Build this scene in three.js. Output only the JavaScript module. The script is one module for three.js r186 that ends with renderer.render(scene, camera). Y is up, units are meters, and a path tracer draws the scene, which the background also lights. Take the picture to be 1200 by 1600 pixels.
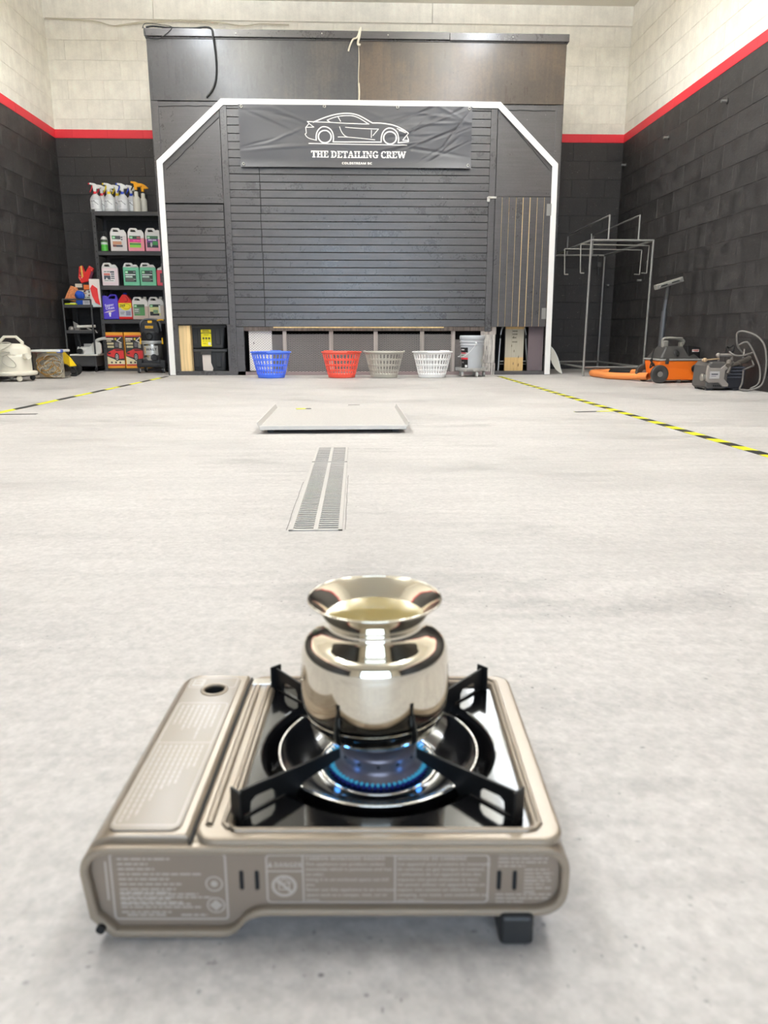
import * as THREE from 'three';
import { RoundedBoxGeometry } from 'three/addons/geometries/RoundedBoxGeometry.js';
import { mergeGeometries } from 'three/addons/utils/BufferGeometryUtils.js';
import { Brush, Evaluator, SUBTRACTION } from 'three-bvh-csg';
import { RectAreaLightUniformsLib } from 'three/addons/lights/RectAreaLightUniformsLib.js';

// ------------------------------------------------------------------ camera, sky, exposure, ceiling lamps
RectAreaLightUniformsLib.init();
const scene = new THREE.Scene();
const camera = new THREE.PerspectiveCamera(69.2, 0.75, 0.05, 60);
const HEADING = 0.03595;
camera.position.set(0, 0.44, 0);
camera.rotation.set(-0.2385, -HEADING, 0, 'YXZ');
camera.focus = 3.4;
camera.userData.fStop = 8;
scene.background = new THREE.Color(0.66, 0.82, 1.0).multiplyScalar(8.2);   // overcast daylight, enters through the open roller door behind the camera
const EXPOSURE = 0.83, LAMP = 23, ADDED_UPLIGHT = 63;
const LAMP_TINT = new THREE.Color(0.915, 0.96, 1.0);
const LAMP_SPOTS = [];
for (const x of [-1.55, 1.3]) for (const z of [-7.1, -5.3, -3.3, -1.25]) LAMP_SPOTS.push([x, z]);  // the row nearest the back wall is added to brighten that wall
const renderer = new THREE.WebGLRenderer({ antialias: true });
renderer.toneMapping = THREE.LinearToneMapping;
renderer.toneMappingExposure = EXPOSURE;
renderer.shadowMap.enabled = true;

// ------------------------------------------------------------------ helpers
let seed = 7;
const rnd = () => { seed = (seed + 0x6d2b79f5) | 0; let t = Math.imul(seed ^ (seed >>> 15), 1 | seed); t = (t + Math.imul(t ^ (t >>> 7), 61 | t)) ^ t; return ((t ^ (t >>> 14)) >>> 0) / 4294967296; };
const rr = (a, b) => a + (b - a) * rnd();
const V2 = (x, y) => new THREE.Vector2(x, y), V3 = (x, y, z) => new THREE.Vector3(x, y, z);
const used = new Map();
function numbered(name) { const n = used.get(name) ?? 0; used.set(name, n + 1); return n ? name + '_' + String(n).padStart(3, '0') : name; }
function tag(o, label, category, group, kind) {
  if (label) o.userData.label = label;
  if (category) o.userData.category = category;
  if (group) o.userData.group = group;
  if (kind) o.userData.kind = kind;
  return o;
}
function thing(name, label, category, [x, y, z] = [0, 0, 0], turn = 0, group, kind) {
  const o = new THREE.Group(); o.name = numbered(name); scene.add(o);
  o.position.set(x, y, z); o.rotation.y = turn;
  return tag(o, label, category, group, kind);
}
function part(name, geo, mat, parent = scene) {
  const m = new THREE.Mesh(Array.isArray(geo) ? join(geo) : geo, mat);
  m.name = parent === scene ? numbered(name) : name;
  m.castShadow = m.receiveShadow = true; parent.add(m); return m;
}
function copy(o, pos, turn, label, group) {
  const c = o.clone(); c.name = numbered(o.name.replace(/_\d{3}$/, '')); c.userData = { ...o.userData };
  scene.add(c); c.position.set(...pos); if (turn !== undefined) c.rotation.y = turn;
  if (label) c.userData.label = label; if (group) c.userData.group = group; return c;
}
function plain(g) {
  const h = g.index ? g.toNonIndexed() : g;
  for (const k of Object.keys(h.attributes)) if (!['position', 'normal', 'uv'].includes(k)) h.deleteAttribute(k);
  if (!h.attributes.uv) h.setAttribute('uv', new THREE.BufferAttribute(new Float32Array(h.attributes.position.count * 2), 2));
  h.clearGroups(); return h;
}
const join = (list) => mergeGeometries(list.map(plain));
const mv = (g, x = 0, y = 0, z = 0, rx = 0, ry = 0, rz = 0) => { if (rx) g.rotateX(rx); if (ry) g.rotateY(ry); if (rz) g.rotateZ(rz); return g.translate(x, y, z); };
const box = (w, h, d, x = 0, y = 0, z = 0, r = 0.003, seg = 1) => r ? new RoundedBoxGeometry(w, h, d, seg, Math.min(r, w / 2.01, h / 2.01, d / 2.01)).translate(x, y, z) : new THREE.BoxGeometry(w, h, d).translate(x, y, z);
// box given by its limits
const bb = (x0, x1, y0, y1, z0, z1, r = 0.002) => box(Math.abs(x1 - x0), Math.abs(y1 - y0), Math.abs(z1 - z0), (x0 + x1) / 2, (y0 + y1) / 2, (z0 + z1) / 2, r);
const cyl = (r0, r1, h, x = 0, y = 0, z = 0, n = 24, open = false) => new THREE.CylinderGeometry(r1, r0, h, n, 1, open).translate(x, y + h / 2, z);
const lathe = (pts, n = 40) => new THREE.LatheGeometry(pts.map(([r, y]) => V2(r, y)), n);
const tube = (pts, r, seg = 40, n = 8, closed = false, tension = 0.5) => new THREE.TubeGeometry(new THREE.CatmullRomCurve3(pts.map((p) => V3(...p)), closed, 'catmullrom', tension), seg, r, n, closed);
function rod(a, b, r, n = 10) {
  const A = V3(...a), B = V3(...b), d = B.clone().sub(A), g = new THREE.CylinderGeometry(r, r, d.length(), n);
  g.applyQuaternion(new THREE.Quaternion().setFromUnitVectors(V3(0, 1, 0), d.clone().normalize()));
  return g.translate(...A.add(B).multiplyScalar(0.5).toArray());
}
function shapeOf(pts, holes = []) {
  const s = new THREE.Shape(pts.map(([x, y]) => V2(x, y)));
  for (const h of holes) s.holes.push(new THREE.Path(h.map(([x, y]) => V2(x, y))));
  return s;
}
function roundRect(x0, y0, x1, y1, r, n = 6) {
  const out = [], c = [[x1 - r, y0 + r, -Math.PI / 2], [x1 - r, y1 - r, 0], [x0 + r, y1 - r, Math.PI / 2], [x0 + r, y0 + r, Math.PI]];
  for (const [cx, cy, a] of c) for (let i = 0; i <= n; i++) out.push([cx + r * Math.cos(a + (i / n) * Math.PI / 2), cy + r * Math.sin(a + (i / n) * Math.PI / 2)]);
  return out;
}
const ext = (shape, depth, bevel = 0, z = 0, seg = 2, curve = 8) => new THREE.ExtrudeGeometry(shape, { depth: depth - 2 * bevel, bevelEnabled: bevel > 0, bevelSize: bevel, bevelThickness: bevel, bevelOffset: -bevel, bevelSegments: seg, curveSegments: curve }).translate(0, 0, z + bevel);
// texture coordinates in metres from the way each face points
function metres(g, du = 0, dv = 0) {
  g = plain(g); const p = g.attributes.position, n = g.attributes.normal, uv = g.attributes.uv;
  for (let i = 0; i < p.count; i++) {
    const ax = Math.abs(n.getX(i)), ay = Math.abs(n.getY(i)), az = Math.abs(n.getZ(i));
    if (az >= ax && az >= ay) uv.setXY(i, p.getX(i) + du, p.getY(i) + dv);
    else if (ay >= ax) uv.setXY(i, p.getX(i) + du, -p.getZ(i) + dv);
    else uv.setXY(i, p.getZ(i) + du, p.getY(i) + dv);
  }
  return g;
}

// ------------------------------------------------------------------ noise and textures
function valueNoise(w, h, cx, cy) {   // tileable, cx by cy cells
  const g = new Float32Array(cx * cy); for (let i = 0; i < g.length; i++) g[i] = rnd();
  const out = new Float32Array(w * h), s = (t) => t * t * (3 - 2 * t);
  for (let y = 0; y < h; y++) {
    const fy = (y / h) * cy, y0 = Math.floor(fy), ty = s(fy - y0), ra = (y0 % cy) * cx, rb = ((y0 + 1) % cy) * cx;
    for (let x = 0; x < w; x++) {
      const fx = (x / w) * cx, x0 = Math.floor(fx), tx = s(fx - x0), a = x0 % cx, b = (x0 + 1) % cx;
      out[y * w + x] = (g[ra + a] * (1 - tx) + g[ra + b] * tx) * (1 - ty) + (g[rb + a] * (1 - tx) + g[rb + b] * tx) * ty;
    }
  }
  return out;
}
function fbm(w, h, cx, cy, oct = 4, gain = 0.5) {
  const out = new Float32Array(w * h); let amp = 1, tot = 0;
  for (let o = 0; o < oct && cx <= w && cy <= h; o++, cx *= 2, cy *= 2, amp *= gain) { const n = valueNoise(w, h, cx, cy); for (let i = 0; i < out.length; i++) out[i] += n[i] * amp; tot += amp; }
  for (let i = 0; i < out.length; i++) out[i] /= tot;
  return out;
}
function dataTex(w, h, fn, metresWide, metresHigh, srgb = true) {
  const d = new Uint8Array(w * h * 4);
  for (let i = 0; i < w * h; i++) { const c = fn(i, i % w, (i / w) | 0); d[i * 4] = c[0]; d[i * 4 + 1] = c[1]; d[i * 4 + 2] = c[2]; d[i * 4 + 3] = 255; }
  const t = new THREE.DataTexture(d, w, h); t.wrapS = t.wrapT = THREE.RepeatWrapping; t.magFilter = THREE.LinearFilter; t.minFilter = THREE.LinearMipmapLinearFilter; t.generateMipmaps = true;
  if (srgb) t.colorSpace = THREE.SRGBColorSpace;
  t.repeat.set(1 / metresWide, 1 / metresHigh); t.needsUpdate = true; return t;
}
function canvasTex(w, h, draw, wrap = false) {
  const c = document.createElement('canvas'); c.width = w; c.height = h; const x = c.getContext('2d'); draw(x, w, h);
  const t = new THREE.CanvasTexture(c); t.colorSpace = THREE.SRGBColorSpace; t.magFilter = THREE.LinearFilter; t.anisotropy = 8; if (wrap) t.wrapS = t.wrapT = THREE.RepeatWrapping; return t;
}
const cl = (v) => Math.max(0, Math.min(255, v));
const grey = (v) => { v = cl(v); return [v, v, v]; };
const tint = (r, g, b, k) => [cl(r * k), cl(g * k), cl(b * k)];
const std = (color, roughness = 0.5, metalness = 0, more = {}) => new THREE.MeshStandardMaterial({ color, roughness, metalness, ...more });
const phys = (color, roughness = 0.5, metalness = 0, more = {}) => new THREE.MeshPhysicalMaterial({ color, roughness, metalness, ...more });
// specks: sparse dots of differing size
function specks(w, h, count, rMin, rMax) {
  const a = new Float32Array(w * h);
  for (let k = 0; k < count; k++) {
    const r = rMin + (rMax - rMin) * rnd() ** 3, cx = rnd() * w, cy = rnd() * h, s = rr(0.4, 1), R = Math.ceil(r + 1), e = rr(0.6, 1.5);
    for (let y = -R; y <= R; y++) for (let x = -R; x <= R; x++) {
      const d = Math.hypot(x * e, y / e), v = s * Math.max(0, Math.min(1, r - d + 0.5)); if (v <= 0) continue;
      const i = (((cy + y + h) | 0) % h) * w + (((cx + x + w) | 0) % w); if (v > a[i]) a[i] = v;
    }
  }
  return a;
}

const T = {};
{ // pale trowelled concrete floor, 2.4 m tile
  const N = 2048, big = fbm(N, N, 4, 10, 5), fine = fbm(N, N, 256, 256, 3, 0.7), streak = fbm(N, N, 10, 90, 4, 0.6), dark = specks(N, N, 7000, 0.45, 1.9), pale = specks(N, N, 5200, 0.6, 3.0), patch = fbm(N, N, 6, 12, 6, 0.62);
  T.floor = dataTex(N, N, (i) => {
    const k = 1 + (fine[i] - 0.5) * 0.19 + (streak[i] - 0.5) * 0.10 + (big[i] - 0.5) * 0.07 - dark[i] * 0.36 * Math.max(0, Math.min(1, (patch[i] - 0.45) * 6)) + pale[i] * 0.05 - Math.max(0, patch[i] - 0.58) * 0.5;
    return tint(179, 174, 171, k);
  }, 2.4, 2.4);
  T.floorBump = dataTex(N / 2, N / 2, (i, x, y) => grey(128 + (fine[(y * 2) * N + x * 2] - 0.5) * 150 + (streak[(y * 2) * N + x * 2] - 0.5) * 60 - dark[(y * 2) * N + x * 2] * 60), 2.4, 2.4, false);
  T.floorRough = dataTex(512, 512, (i, x, y) => grey(150 + (big[(y * 4) * N + x * 4] - 0.5) * 120 + (fine[(y * 4) * N + x * 4] - 0.5) * 60), 2.4, 2.4, false);
}
{ // painted masonry
  const N = 1024, pit = fbm(N, N, 128, 128, 3, 0.7), med = fbm(N, N, 12, 16, 5), run = fbm(N, N, 60, 5, 4), dots = specks(N, N, 1500, 0.5, 2.6), holes = specks(N, N, 700, 0.6, 2.6);
  T.blockBlack = dataTex(N, N, (i) => { const k = 1 + (med[i] - 0.5) * 0.45 + (pit[i] - 0.5) * 0.4, s = dots[i] * Math.max(0, Math.min(1, (med[i] - 0.4) * 5)); return [cl(47 * k + s * 120), cl(44 * k + s * 116), cl(44 * k + s * 110)]; }, 1.3, 1.3);
  T.blockCream = dataTex(N, N, (i) => tint(249, 243, 231, 1 + (med[i] - 0.5) * 0.10 + (pit[i] - 0.5) * 0.05 + (run[i] - 0.5) * 0.05 - holes[i] * 0.12 * (med[i] > 0.55 ? 1 : 0.1)), 1.3, 1.3);
  T.blockBump = dataTex(N, N, (i) => grey(140 + (pit[i] - 0.5) * 150 - holes[i] * 90), 1.3, 1.3, false);
  T.blockRough = dataTex(512, 512, (i, x, y) => grey(140 + (med[y * 2 * N + x * 2] - 0.5) * 130 + (pit[y * 2 * N + x * 2] - 0.5) * 70), 1.3, 1.3, false);
}
{ // dark brushed paint on boards: faint wipe marks
  const N = 1024, wipe = fbm(N, N, 6, 9, 6, 0.6), grain = fbm(N, N, 8, 200, 3, 0.7), fine = fbm(N, N, 200, 200, 2), dust = specks(N, N, 160, 0.5, 2.2), w2 = fbm(N, N, 24, 5, 5, 0.6);
  T.paint = dataTex(N, N, (i) => { const k = 1 + (wipe[i] - 0.5) * 0.22 + (grain[i] - 0.5) * 0.2 + (fine[i] - 0.5) * 0.12, s = dust[i] * 70; return [cl(68 * k + s), cl(65 * k + s), cl(66 * k + s)]; }, 2.2, 2.2);
  T.paintRough = dataTex(512, 512, (i, x, y) => { const j = y * 2 * N + x * 2; return grey(88 + (wipe[j] - 0.5) * 70 + (w2[j] - 0.5) * 45 + (fine[j] - 0.5) * 40); }, 2.2, 2.2, false);
  T.paintBump = dataTex(512, 512, (i, x, y) => { const j = y * 2 * N + x * 2; return grey(128 + (grain[j] - 0.5) * 120 + (fine[j] - 0.5) * 90); }, 2.2, 2.2, false);
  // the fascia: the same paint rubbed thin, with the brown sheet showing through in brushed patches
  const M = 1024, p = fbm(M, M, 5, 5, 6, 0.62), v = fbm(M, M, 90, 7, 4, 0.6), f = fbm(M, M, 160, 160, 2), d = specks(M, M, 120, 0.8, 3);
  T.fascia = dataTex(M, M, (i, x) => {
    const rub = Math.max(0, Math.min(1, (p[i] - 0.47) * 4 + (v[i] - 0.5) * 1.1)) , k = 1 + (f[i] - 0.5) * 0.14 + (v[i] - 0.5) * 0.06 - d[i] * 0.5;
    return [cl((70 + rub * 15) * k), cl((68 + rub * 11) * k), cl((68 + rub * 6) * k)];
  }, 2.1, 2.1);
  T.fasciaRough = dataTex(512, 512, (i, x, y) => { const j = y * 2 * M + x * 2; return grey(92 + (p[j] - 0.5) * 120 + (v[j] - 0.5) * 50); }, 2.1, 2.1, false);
}
{ // raw pine
  const N = 512, g = fbm(N, N, 40, 3, 4, 0.6), f = fbm(N, N, 120, 6, 2), knot = specks(N, N, 5, 5, 11);
  T.pine = dataTex(N, N, (i) => { const k = 1 + (g[i] - 0.5) * 0.28 + (f[i] - 0.5) * 0.12 - knot[i] * 0.45; return tint(226, 196, 146, k); }, 0.5, 1.2);
  T.oldWood = dataTex(N, N, (i) => { const k = 1 + (g[i] - 0.5) * 0.6 + (f[i] - 0.5) * 0.3; return tint(158, 149, 144, k); }, 0.5, 1.2);
  T.flaking = dataTex(N, N, (i) => { const k = 1 + (g[i] - 0.5) * 0.3 + (f[i] - 0.5) * 0.2, s = f[i] > 0.64 ? 0.5 : 1; return tint(196, 190, 184, k * s); }, 0.3, 0.6);
}
{ // expanded wire mesh over a grey filter mat
  T.wire = canvasTex(256, 256, (x, w, h) => {
    x.fillStyle = '#2b2929'; x.fillRect(0, 0, w, h);
    for (let k = 0; k < 900; k++) { x.fillStyle = 'rgba(' + (rnd() < 0.5 ? '30,28,28' : '96,90,88') + ',0.25)'; x.fillRect(rnd() * w, rnd() * h, 5, 5); }
    x.strokeStyle = '#85807e'; x.lineWidth = 6; x.beginPath();
    for (let a = -256; a <= 512; a += 32) { x.moveTo(a, 0); x.lineTo(a + 256, 128); x.moveTo(a, 128); x.lineTo(a + 256, 256); x.moveTo(a + 256, 0); x.lineTo(a, 128); x.moveTo(a + 256, 128); x.lineTo(a, 256); }
    x.stroke();
  }, true);
  T.wire.repeat.set(1.5, 1.35);
}
const M = {
  floor: std(0xffffff, 1, 0, { map: T.floor, bumpMap: T.floorBump, bumpScale: 0.0012, roughnessMap: T.floorRough, vertexColors: true }),
  black: std(0xffffff, 1, 0, { map: T.blockBlack, bumpMap: T.blockBump, bumpScale: 0.0018, roughnessMap: T.blockRough }),
  cream: std(0xffffff, 0.72, 0, { map: T.blockCream, bumpMap: T.blockBump, bumpScale: 0.0012 }),
  red: std(0xde2c3a, 0.55, 0, { bumpMap: T.blockBump, bumpScale: 0.0012 }),
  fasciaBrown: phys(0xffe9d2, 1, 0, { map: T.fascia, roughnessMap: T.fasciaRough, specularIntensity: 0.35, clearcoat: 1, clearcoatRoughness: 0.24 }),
  ceiling: std(0xefe9da, 0.9, 0, { bumpMap: T.blockBump, bumpScale: 0.001 }),
  paint: phys(0xffffff, 1, 0, { map: T.paint, roughnessMap: T.paintRough, bumpMap: T.paintBump, bumpScale: 0.0004, clearcoat: 0.7, clearcoatRoughness: 0.27 }),
  fascia: phys(0xf1f4fa, 1, 0, { map: T.fascia, roughnessMap: T.fasciaRough, specularIntensity: 0.35, clearcoat: 1, clearcoatRoughness: 0.24 }),
  darkWood: std(0x2c2a2a, 0.8),
  pine: std(0xffffff, 0.75, 0, { map: T.pine }),
  oldWood: std(0xffffff, 0.8, 0, { map: T.oldWood }),
  flaking: std(0xffffff, 0.85, 0, { map: T.flaking }),
  whitePaint: std(0xf2efec, 0.45),
  steel: std(0xb9b6b0, 0.35, 0.85), galv: std(0x9d9a94, 0.45, 0.6), zinc: std(0x8f8d8a, 0.5, 0.5),
  blackMetal: std(0x474647, 0.5, 0.2), blackPlastic: std(0x1f1f20, 0.5), rubber: std(0x161616, 0.8), darkGrey: std(0x3c3b3c, 0.55),
  offWhite: std(0xe6e0d2, 0.5), white: std(0xf0efec, 0.4), creamPlastic: std(0xe3dccb, 0.45),
};

// ------------------------------------------------------------------ the room
const XL = -3.32, XR = 3.06, ZB = -9.1, ZF = 3.6, CEIL = 3.89, ROW = 0.1942, LEN = 0.387, STRIPE0 = 13 * ROW, STRIPE1 = 13 * ROW + 0.088;
const DRAIN = { x0: -0.158, x1: -0.036, z0: -2.868, z1: -1.632 };
{ // floor slab, with the slot for the drain channel left open
  const g = thing('floor', 'pale grey trowelled concrete floor of the garage', null, [0, 0, 0], 0, null, 'structure');
  const xs = [], zs = [];
  for (let x = XL; x < XR; x += 0.16) xs.push(x); xs.push(XR, DRAIN.x0, DRAIN.x1);
  for (let z = ZB; z < ZF + 0.3; z += 0.16) zs.push(z); zs.push(ZF + 0.3, DRAIN.z0, DRAIN.z1);
  xs.sort((a, b) => a - b); zs.sort((a, b) => a - b);
  const pos = [], uv = [], nor = [], col = [], idx = [];
  const W = 256, pat = fbm(W, W, 9, 22, 5, 0.6);
  for (const z of zs) for (const x of xs) {
    pos.push(x, 0, z); uv.push(x, -z); nor.push(0, 1, 0);
    const n = pat[(((z - ZB) / 13 * (W - 1)) | 0) * W + (((x - XL) / 6.5 * (W - 1)) | 0)], k = 1 + (n - 0.5) * 0.10;
    col.push(k, k, k);
  }
  for (let j = 0; j < zs.length - 1; j++) for (let i = 0; i < xs.length - 1; i++) {
    const cx = (xs[i] + xs[i + 1]) / 2, cz = (zs[j] + zs[j + 1]) / 2;
    if (cx > DRAIN.x0 && cx < DRAIN.x1 && cz > DRAIN.z0 && cz < DRAIN.z1) continue;
    const a = j * xs.length + i, b = a + 1, c = a + xs.length, d = c + 1; idx.push(a, c, b, b, c, d);
  }
  const geo = new THREE.BufferGeometry();
  geo.setAttribute('position', new THREE.Float32BufferAttribute(pos, 3)); geo.setAttribute('normal', new THREE.Float32BufferAttribute(nor, 3));
  geo.setAttribute('uv', new THREE.Float32BufferAttribute(uv, 2)); geo.setAttribute('color', new THREE.Float32BufferAttribute(col, 3)); geo.setIndex(idx);
  part('slab', geo, M.floor, g);
  part('drain_channel', [bb(DRAIN.x0, DRAIN.x1, -0.14, -0.12, DRAIN.z0, DRAIN.z1, 0), bb(DRAIN.x0 - 0.02, DRAIN.x0, -0.14, -0.0005, DRAIN.z0, DRAIN.z1, 0), bb(DRAIN.x1, DRAIN.x1 + 0.02, -0.14, -0.0005, DRAIN.z0, DRAIN.z1, 0), bb(DRAIN.x0, DRAIN.x1, -0.14, -0.0005, DRAIN.z0 - 0.02, DRAIN.z0, 0), bb(DRAIN.x0, DRAIN.x1, -0.14, -0.0005, DRAIN.z1, DRAIN.z1 + 0.02, 0)], M.darkWood, g);
  part('slab_underside', [bb(XL, DRAIN.x0 - 0.03, -0.2, -0.002, ZB, ZF, 0), bb(DRAIN.x1 + 0.03, XR, -0.2, -0.002, ZB, ZF, 0), bb(DRAIN.x0 - 0.03, DRAIN.x1 + 0.03, -0.2, -0.002, ZB, DRAIN.z0 - 0.03, 0), bb(DRAIN.x0 - 0.03, DRAIN.x1 + 0.03, -0.2, -0.002, DRAIN.z1 + 0.03, ZF, 0)], std(0x8a8580, 0.9), g);
}
// one concrete block: bevelled face, painted in up to two bands (the lower to splitY)
function blockGeo(w, h, du, dv, splitY) {
  const c = 0.002, d = 0.005, pos = [], nor = [], uv = [], groups = [];
  const quad = (a, b, e, f) => {
    const n = V3(...b).sub(V3(...a)).cross(V3(...f).sub(V3(...a))).normalize();
    for (const p of [a, b, e, a, e, f]) { pos.push(...p); nor.push(n.x, n.y, n.z); uv.push(p[0] + du, p[1] + dv); }
  };
  const bands = splitY ? [[0, splitY], [splitY, h]] : [[0, h]];
  bands.forEach(([y0, y1], k) => {
    const start = pos.length / 3, f0 = y0 === 0 ? c : y0, f1 = y1 === h ? h - c : y1;
    quad([c, f0, d], [w - c, f0, d], [w - c, f1, d], [c, f1, d]);
    quad([0, y0, d - c], [c, f0, d], [c, f1, d], [0, y1, d - c]); quad([w - c, f0, d], [w, y0, d - c], [w, y1, d - c], [w - c, f1, d]);
    quad([0, y0, -0.002], [0, y0, d - c], [0, y1, d - c], [0, y1, -0.002]); quad([w, y0, d - c], [w, y0, -0.002], [w, y1, -0.002], [w, y1, d - c]);
    if (y0 === 0) { quad([0, 0, d - c], [w, 0, d - c], [w - c, c, d], [c, c, d]); quad([0, 0, -0.002], [w, 0, -0.002], [w, 0, d - c], [0, 0, d - c]); }
    if (y1 === h) { quad([c, h - c, d], [w - c, h - c, d], [w, h, d - c], [0, h, d - c]); quad([0, h, d - c], [w, h, d - c], [w, h, -0.002], [0, h, -0.002]); }
    groups.push([start, pos.length / 3 - start, k]);
  });
  const g = new THREE.BufferGeometry();
  g.setAttribute('position', new THREE.Float32BufferAttribute(pos, 3)); g.setAttribute('normal', new THREE.Float32BufferAttribute(nor, 3)); g.setAttribute('uv', new THREE.Float32BufferAttribute(uv, 2));
  if (splitY) for (const gr of groups) g.addGroup(...gr);
  return g;
}
const blockCache = new Map(), GAP = 0.0015;
function masonry(name, label, origin, turn, length, offset, near) {
  const g = thing(name, label, null, origin, turn, null, 'structure');
  part('masonry_core', metres(bb(0, length, 0, STRIPE0, -0.2, 0.001, 0)), M.black, g);
  part('masonry_core', metres(bb(0, length, STRIPE0, STRIPE1, -0.2, 0.001, 0)), M.red, g);
  part('masonry_core', metres(bb(0, length, STRIPE1, CEIL, -0.2, 0.001, 0)), M.cream, g);
  const rest = [[], [], []];
  for (let r = 0; r < 21; r++) for (let u = offset - (r % 2 ? 0 : LEN / 2) - LEN; u < length; u += LEN) {
    const a = Math.max(u, 0.002), b = Math.min(u + LEN, length - 0.002); if (b - a < 0.02) continue;
    const w = b - a - GAP, h = Math.min(ROW, CEIL - r * ROW) - GAP; if (h < 0.02) continue; const v = (rnd() * 4) | 0, split = r === 13 ? STRIPE1 - STRIPE0 - GAP / 2 : 0;
    const show = near(a, r);
    const key = w.toFixed(3) + '/' + h.toFixed(3) + '/' + v + '/' + split, make = () => blockGeo(w, h, [0.11, 0.47, 0.83, 0.29][v], [0.31, 0.77, 0.05, 0.59][v], split);
    if (show) {
      if (!blockCache.has(key)) blockCache.set(key, make());
      const m = part('block', blockCache.get(key), split ? [M.red, M.cream] : r < 13 ? M.black : M.cream, g);
      m.position.set(a + GAP / 2, r * ROW + GAP / 2, rr(-0.0008, 0.0005));
    } else if (!split) rest[r < 13 ? 0 : 2].push(make().translate(a + GAP / 2, r * ROW + GAP / 2, 0));
    else {
      rest[1].push(blockGeo(w, STRIPE1 - STRIPE0 - GAP / 2, 0.1, 0.2).translate(a + GAP / 2, r * ROW + GAP / 2, 0));
      rest[2].push(blockGeo(w, STRIPE0 + ROW - STRIPE1 - GAP / 2, 0.1, 0.2).translate(a + GAP / 2, STRIPE1, 0));
    }
  }
  rest.forEach((list, k) => { if (list.length) part('blockwork', join(list), [M.black, M.red, M.cream][k], g).userData.kind = 'stuff'; });
  return g;
}
masonry('wall_back', 'painted block back wall, black below a red stripe and cream above', [XL, 0, ZB], 0, XR - XL, -3.127 - XL, (u, r) => (u < 1.35 || u > 5.1 || r > 15));
masonry('wall_right', 'painted block right wall, black below a red stripe and cream above', [XR, 0, ZB], -Math.PI / 2, ZF - ZB, 0.2, (u) => u < 4.5);
masonry('wall_left', 'painted block left wall, black below a red stripe and cream above', [XL, 0, ZF], Math.PI / 2, ZF - ZB, 0.1, (u) => u > ZF - ZB - 2.7);
{ // concrete ring beam along the top of the back wall, in cast lengths
  const g = thing('trim_1', 'cream painted concrete beam along the top of the back wall', null, [0, 0, 0], 0, null, 'structure');
  for (const [a, b] of [[XL, -2.15], [-2.146, 0.85], [0.854, XR]]) part('beam_length', metres(bb(a, b, 19 * ROW + 0.006, CEIL, ZB - 0.1, ZB + 0.03, 0.004)), M.cream, g);
}
tag(part('ceiling', metres(bb(XL - 0.2, XR + 0.2, CEIL, CEIL + 0.2, ZB - 0.2, ZF + 0.2, 0)), M.ceiling), 'cream painted flat ceiling above the garage bay', null, null, 'structure');
{ // front wall behind the camera with the open roller doorway
  const g = thing('wall_front', 'cream painted front wall around the open vehicle doorway', null, [0, 0, ZF], 0, null, 'structure');
  part('wall_panel', [bb(XL - 0.2, -1.75, 0, CEIL, 0, 0.2, 0), bb(1.75, XR + 0.2, 0, CEIL, 0, 0.2, 0), bb(-1.75, 1.75, 3.05, CEIL, 0, 0.2, 0)], M.cream, g);
  part('door_frame', [bb(-1.8, -1.73, 0, 3.07, -0.03, 0.22), bb(1.73, 1.8, 0, 3.07, -0.03, 0.22), bb(-1.8, 1.8, 3.05, 3.12, -0.03, 0.22)], M.darkGrey, g);
}
tag(part('ground', bb(-15, 15, -0.4, -0.21, ZF + 0.2, 20, 0), std(0x77746f, 0.9)), 'grey asphalt yard outside the open doorway', null, null, 'structure');
// ceiling lamps: shallow white fittings with a glowing diffuser and an area light of the same size just under it; top diffuser and upward light added to brighten upper walls
LAMP_SPOTS.forEach(([x, z], i) => {
  const H = CEIL - 0.42, t = thing('ceiling_lamp', 'slim white pendant lamp with added uplight, ' + ['first', 'second', 'third', 'fourth'][i % 4] + ' from back wall, ' + (i < 4 ? 'shelving' : 'pipe') + ' rack side', 'lamp', [x, H, z], 0, 'pendant lamps in two rows');
  part('lamp_housing', [box(0.36, 0.03, 1.26, 0, 0, 0, 0.006)], M.whitePaint, t);
  for (const s of [-1, 1]) part('lamp_diffuser', box(0.30, 0.01, 1.2, 0, s * 0.019, 0, 0.003), std(0xffffff, 0.6, 0, { emissive: LAMP_TINT, emissiveIntensity: 3 }), t).castShadow = false;  // the upper diffuser belongs to the added uplight
  for (const s of [-1, 1]) part('hanging_rod', rod([0, 0.02, s * 0.55], [0, 0.42, s * 0.55], 0.003), M.steel, t);
  const l = new THREE.RectAreaLight(LAMP_TINT, LAMP, 0.30, 1.2); l.position.set(x, H - 0.028, z); l.lookAt(x, 0, z); scene.add(l);
  const u = new THREE.RectAreaLight(LAMP_TINT, ADDED_UPLIGHT, 0.30, 1.2); u.position.set(x, H + 0.028, z); u.lookAt(x, 9, z); scene.add(u);  // added upward light, lifts the ceiling and upper walls
});

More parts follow.
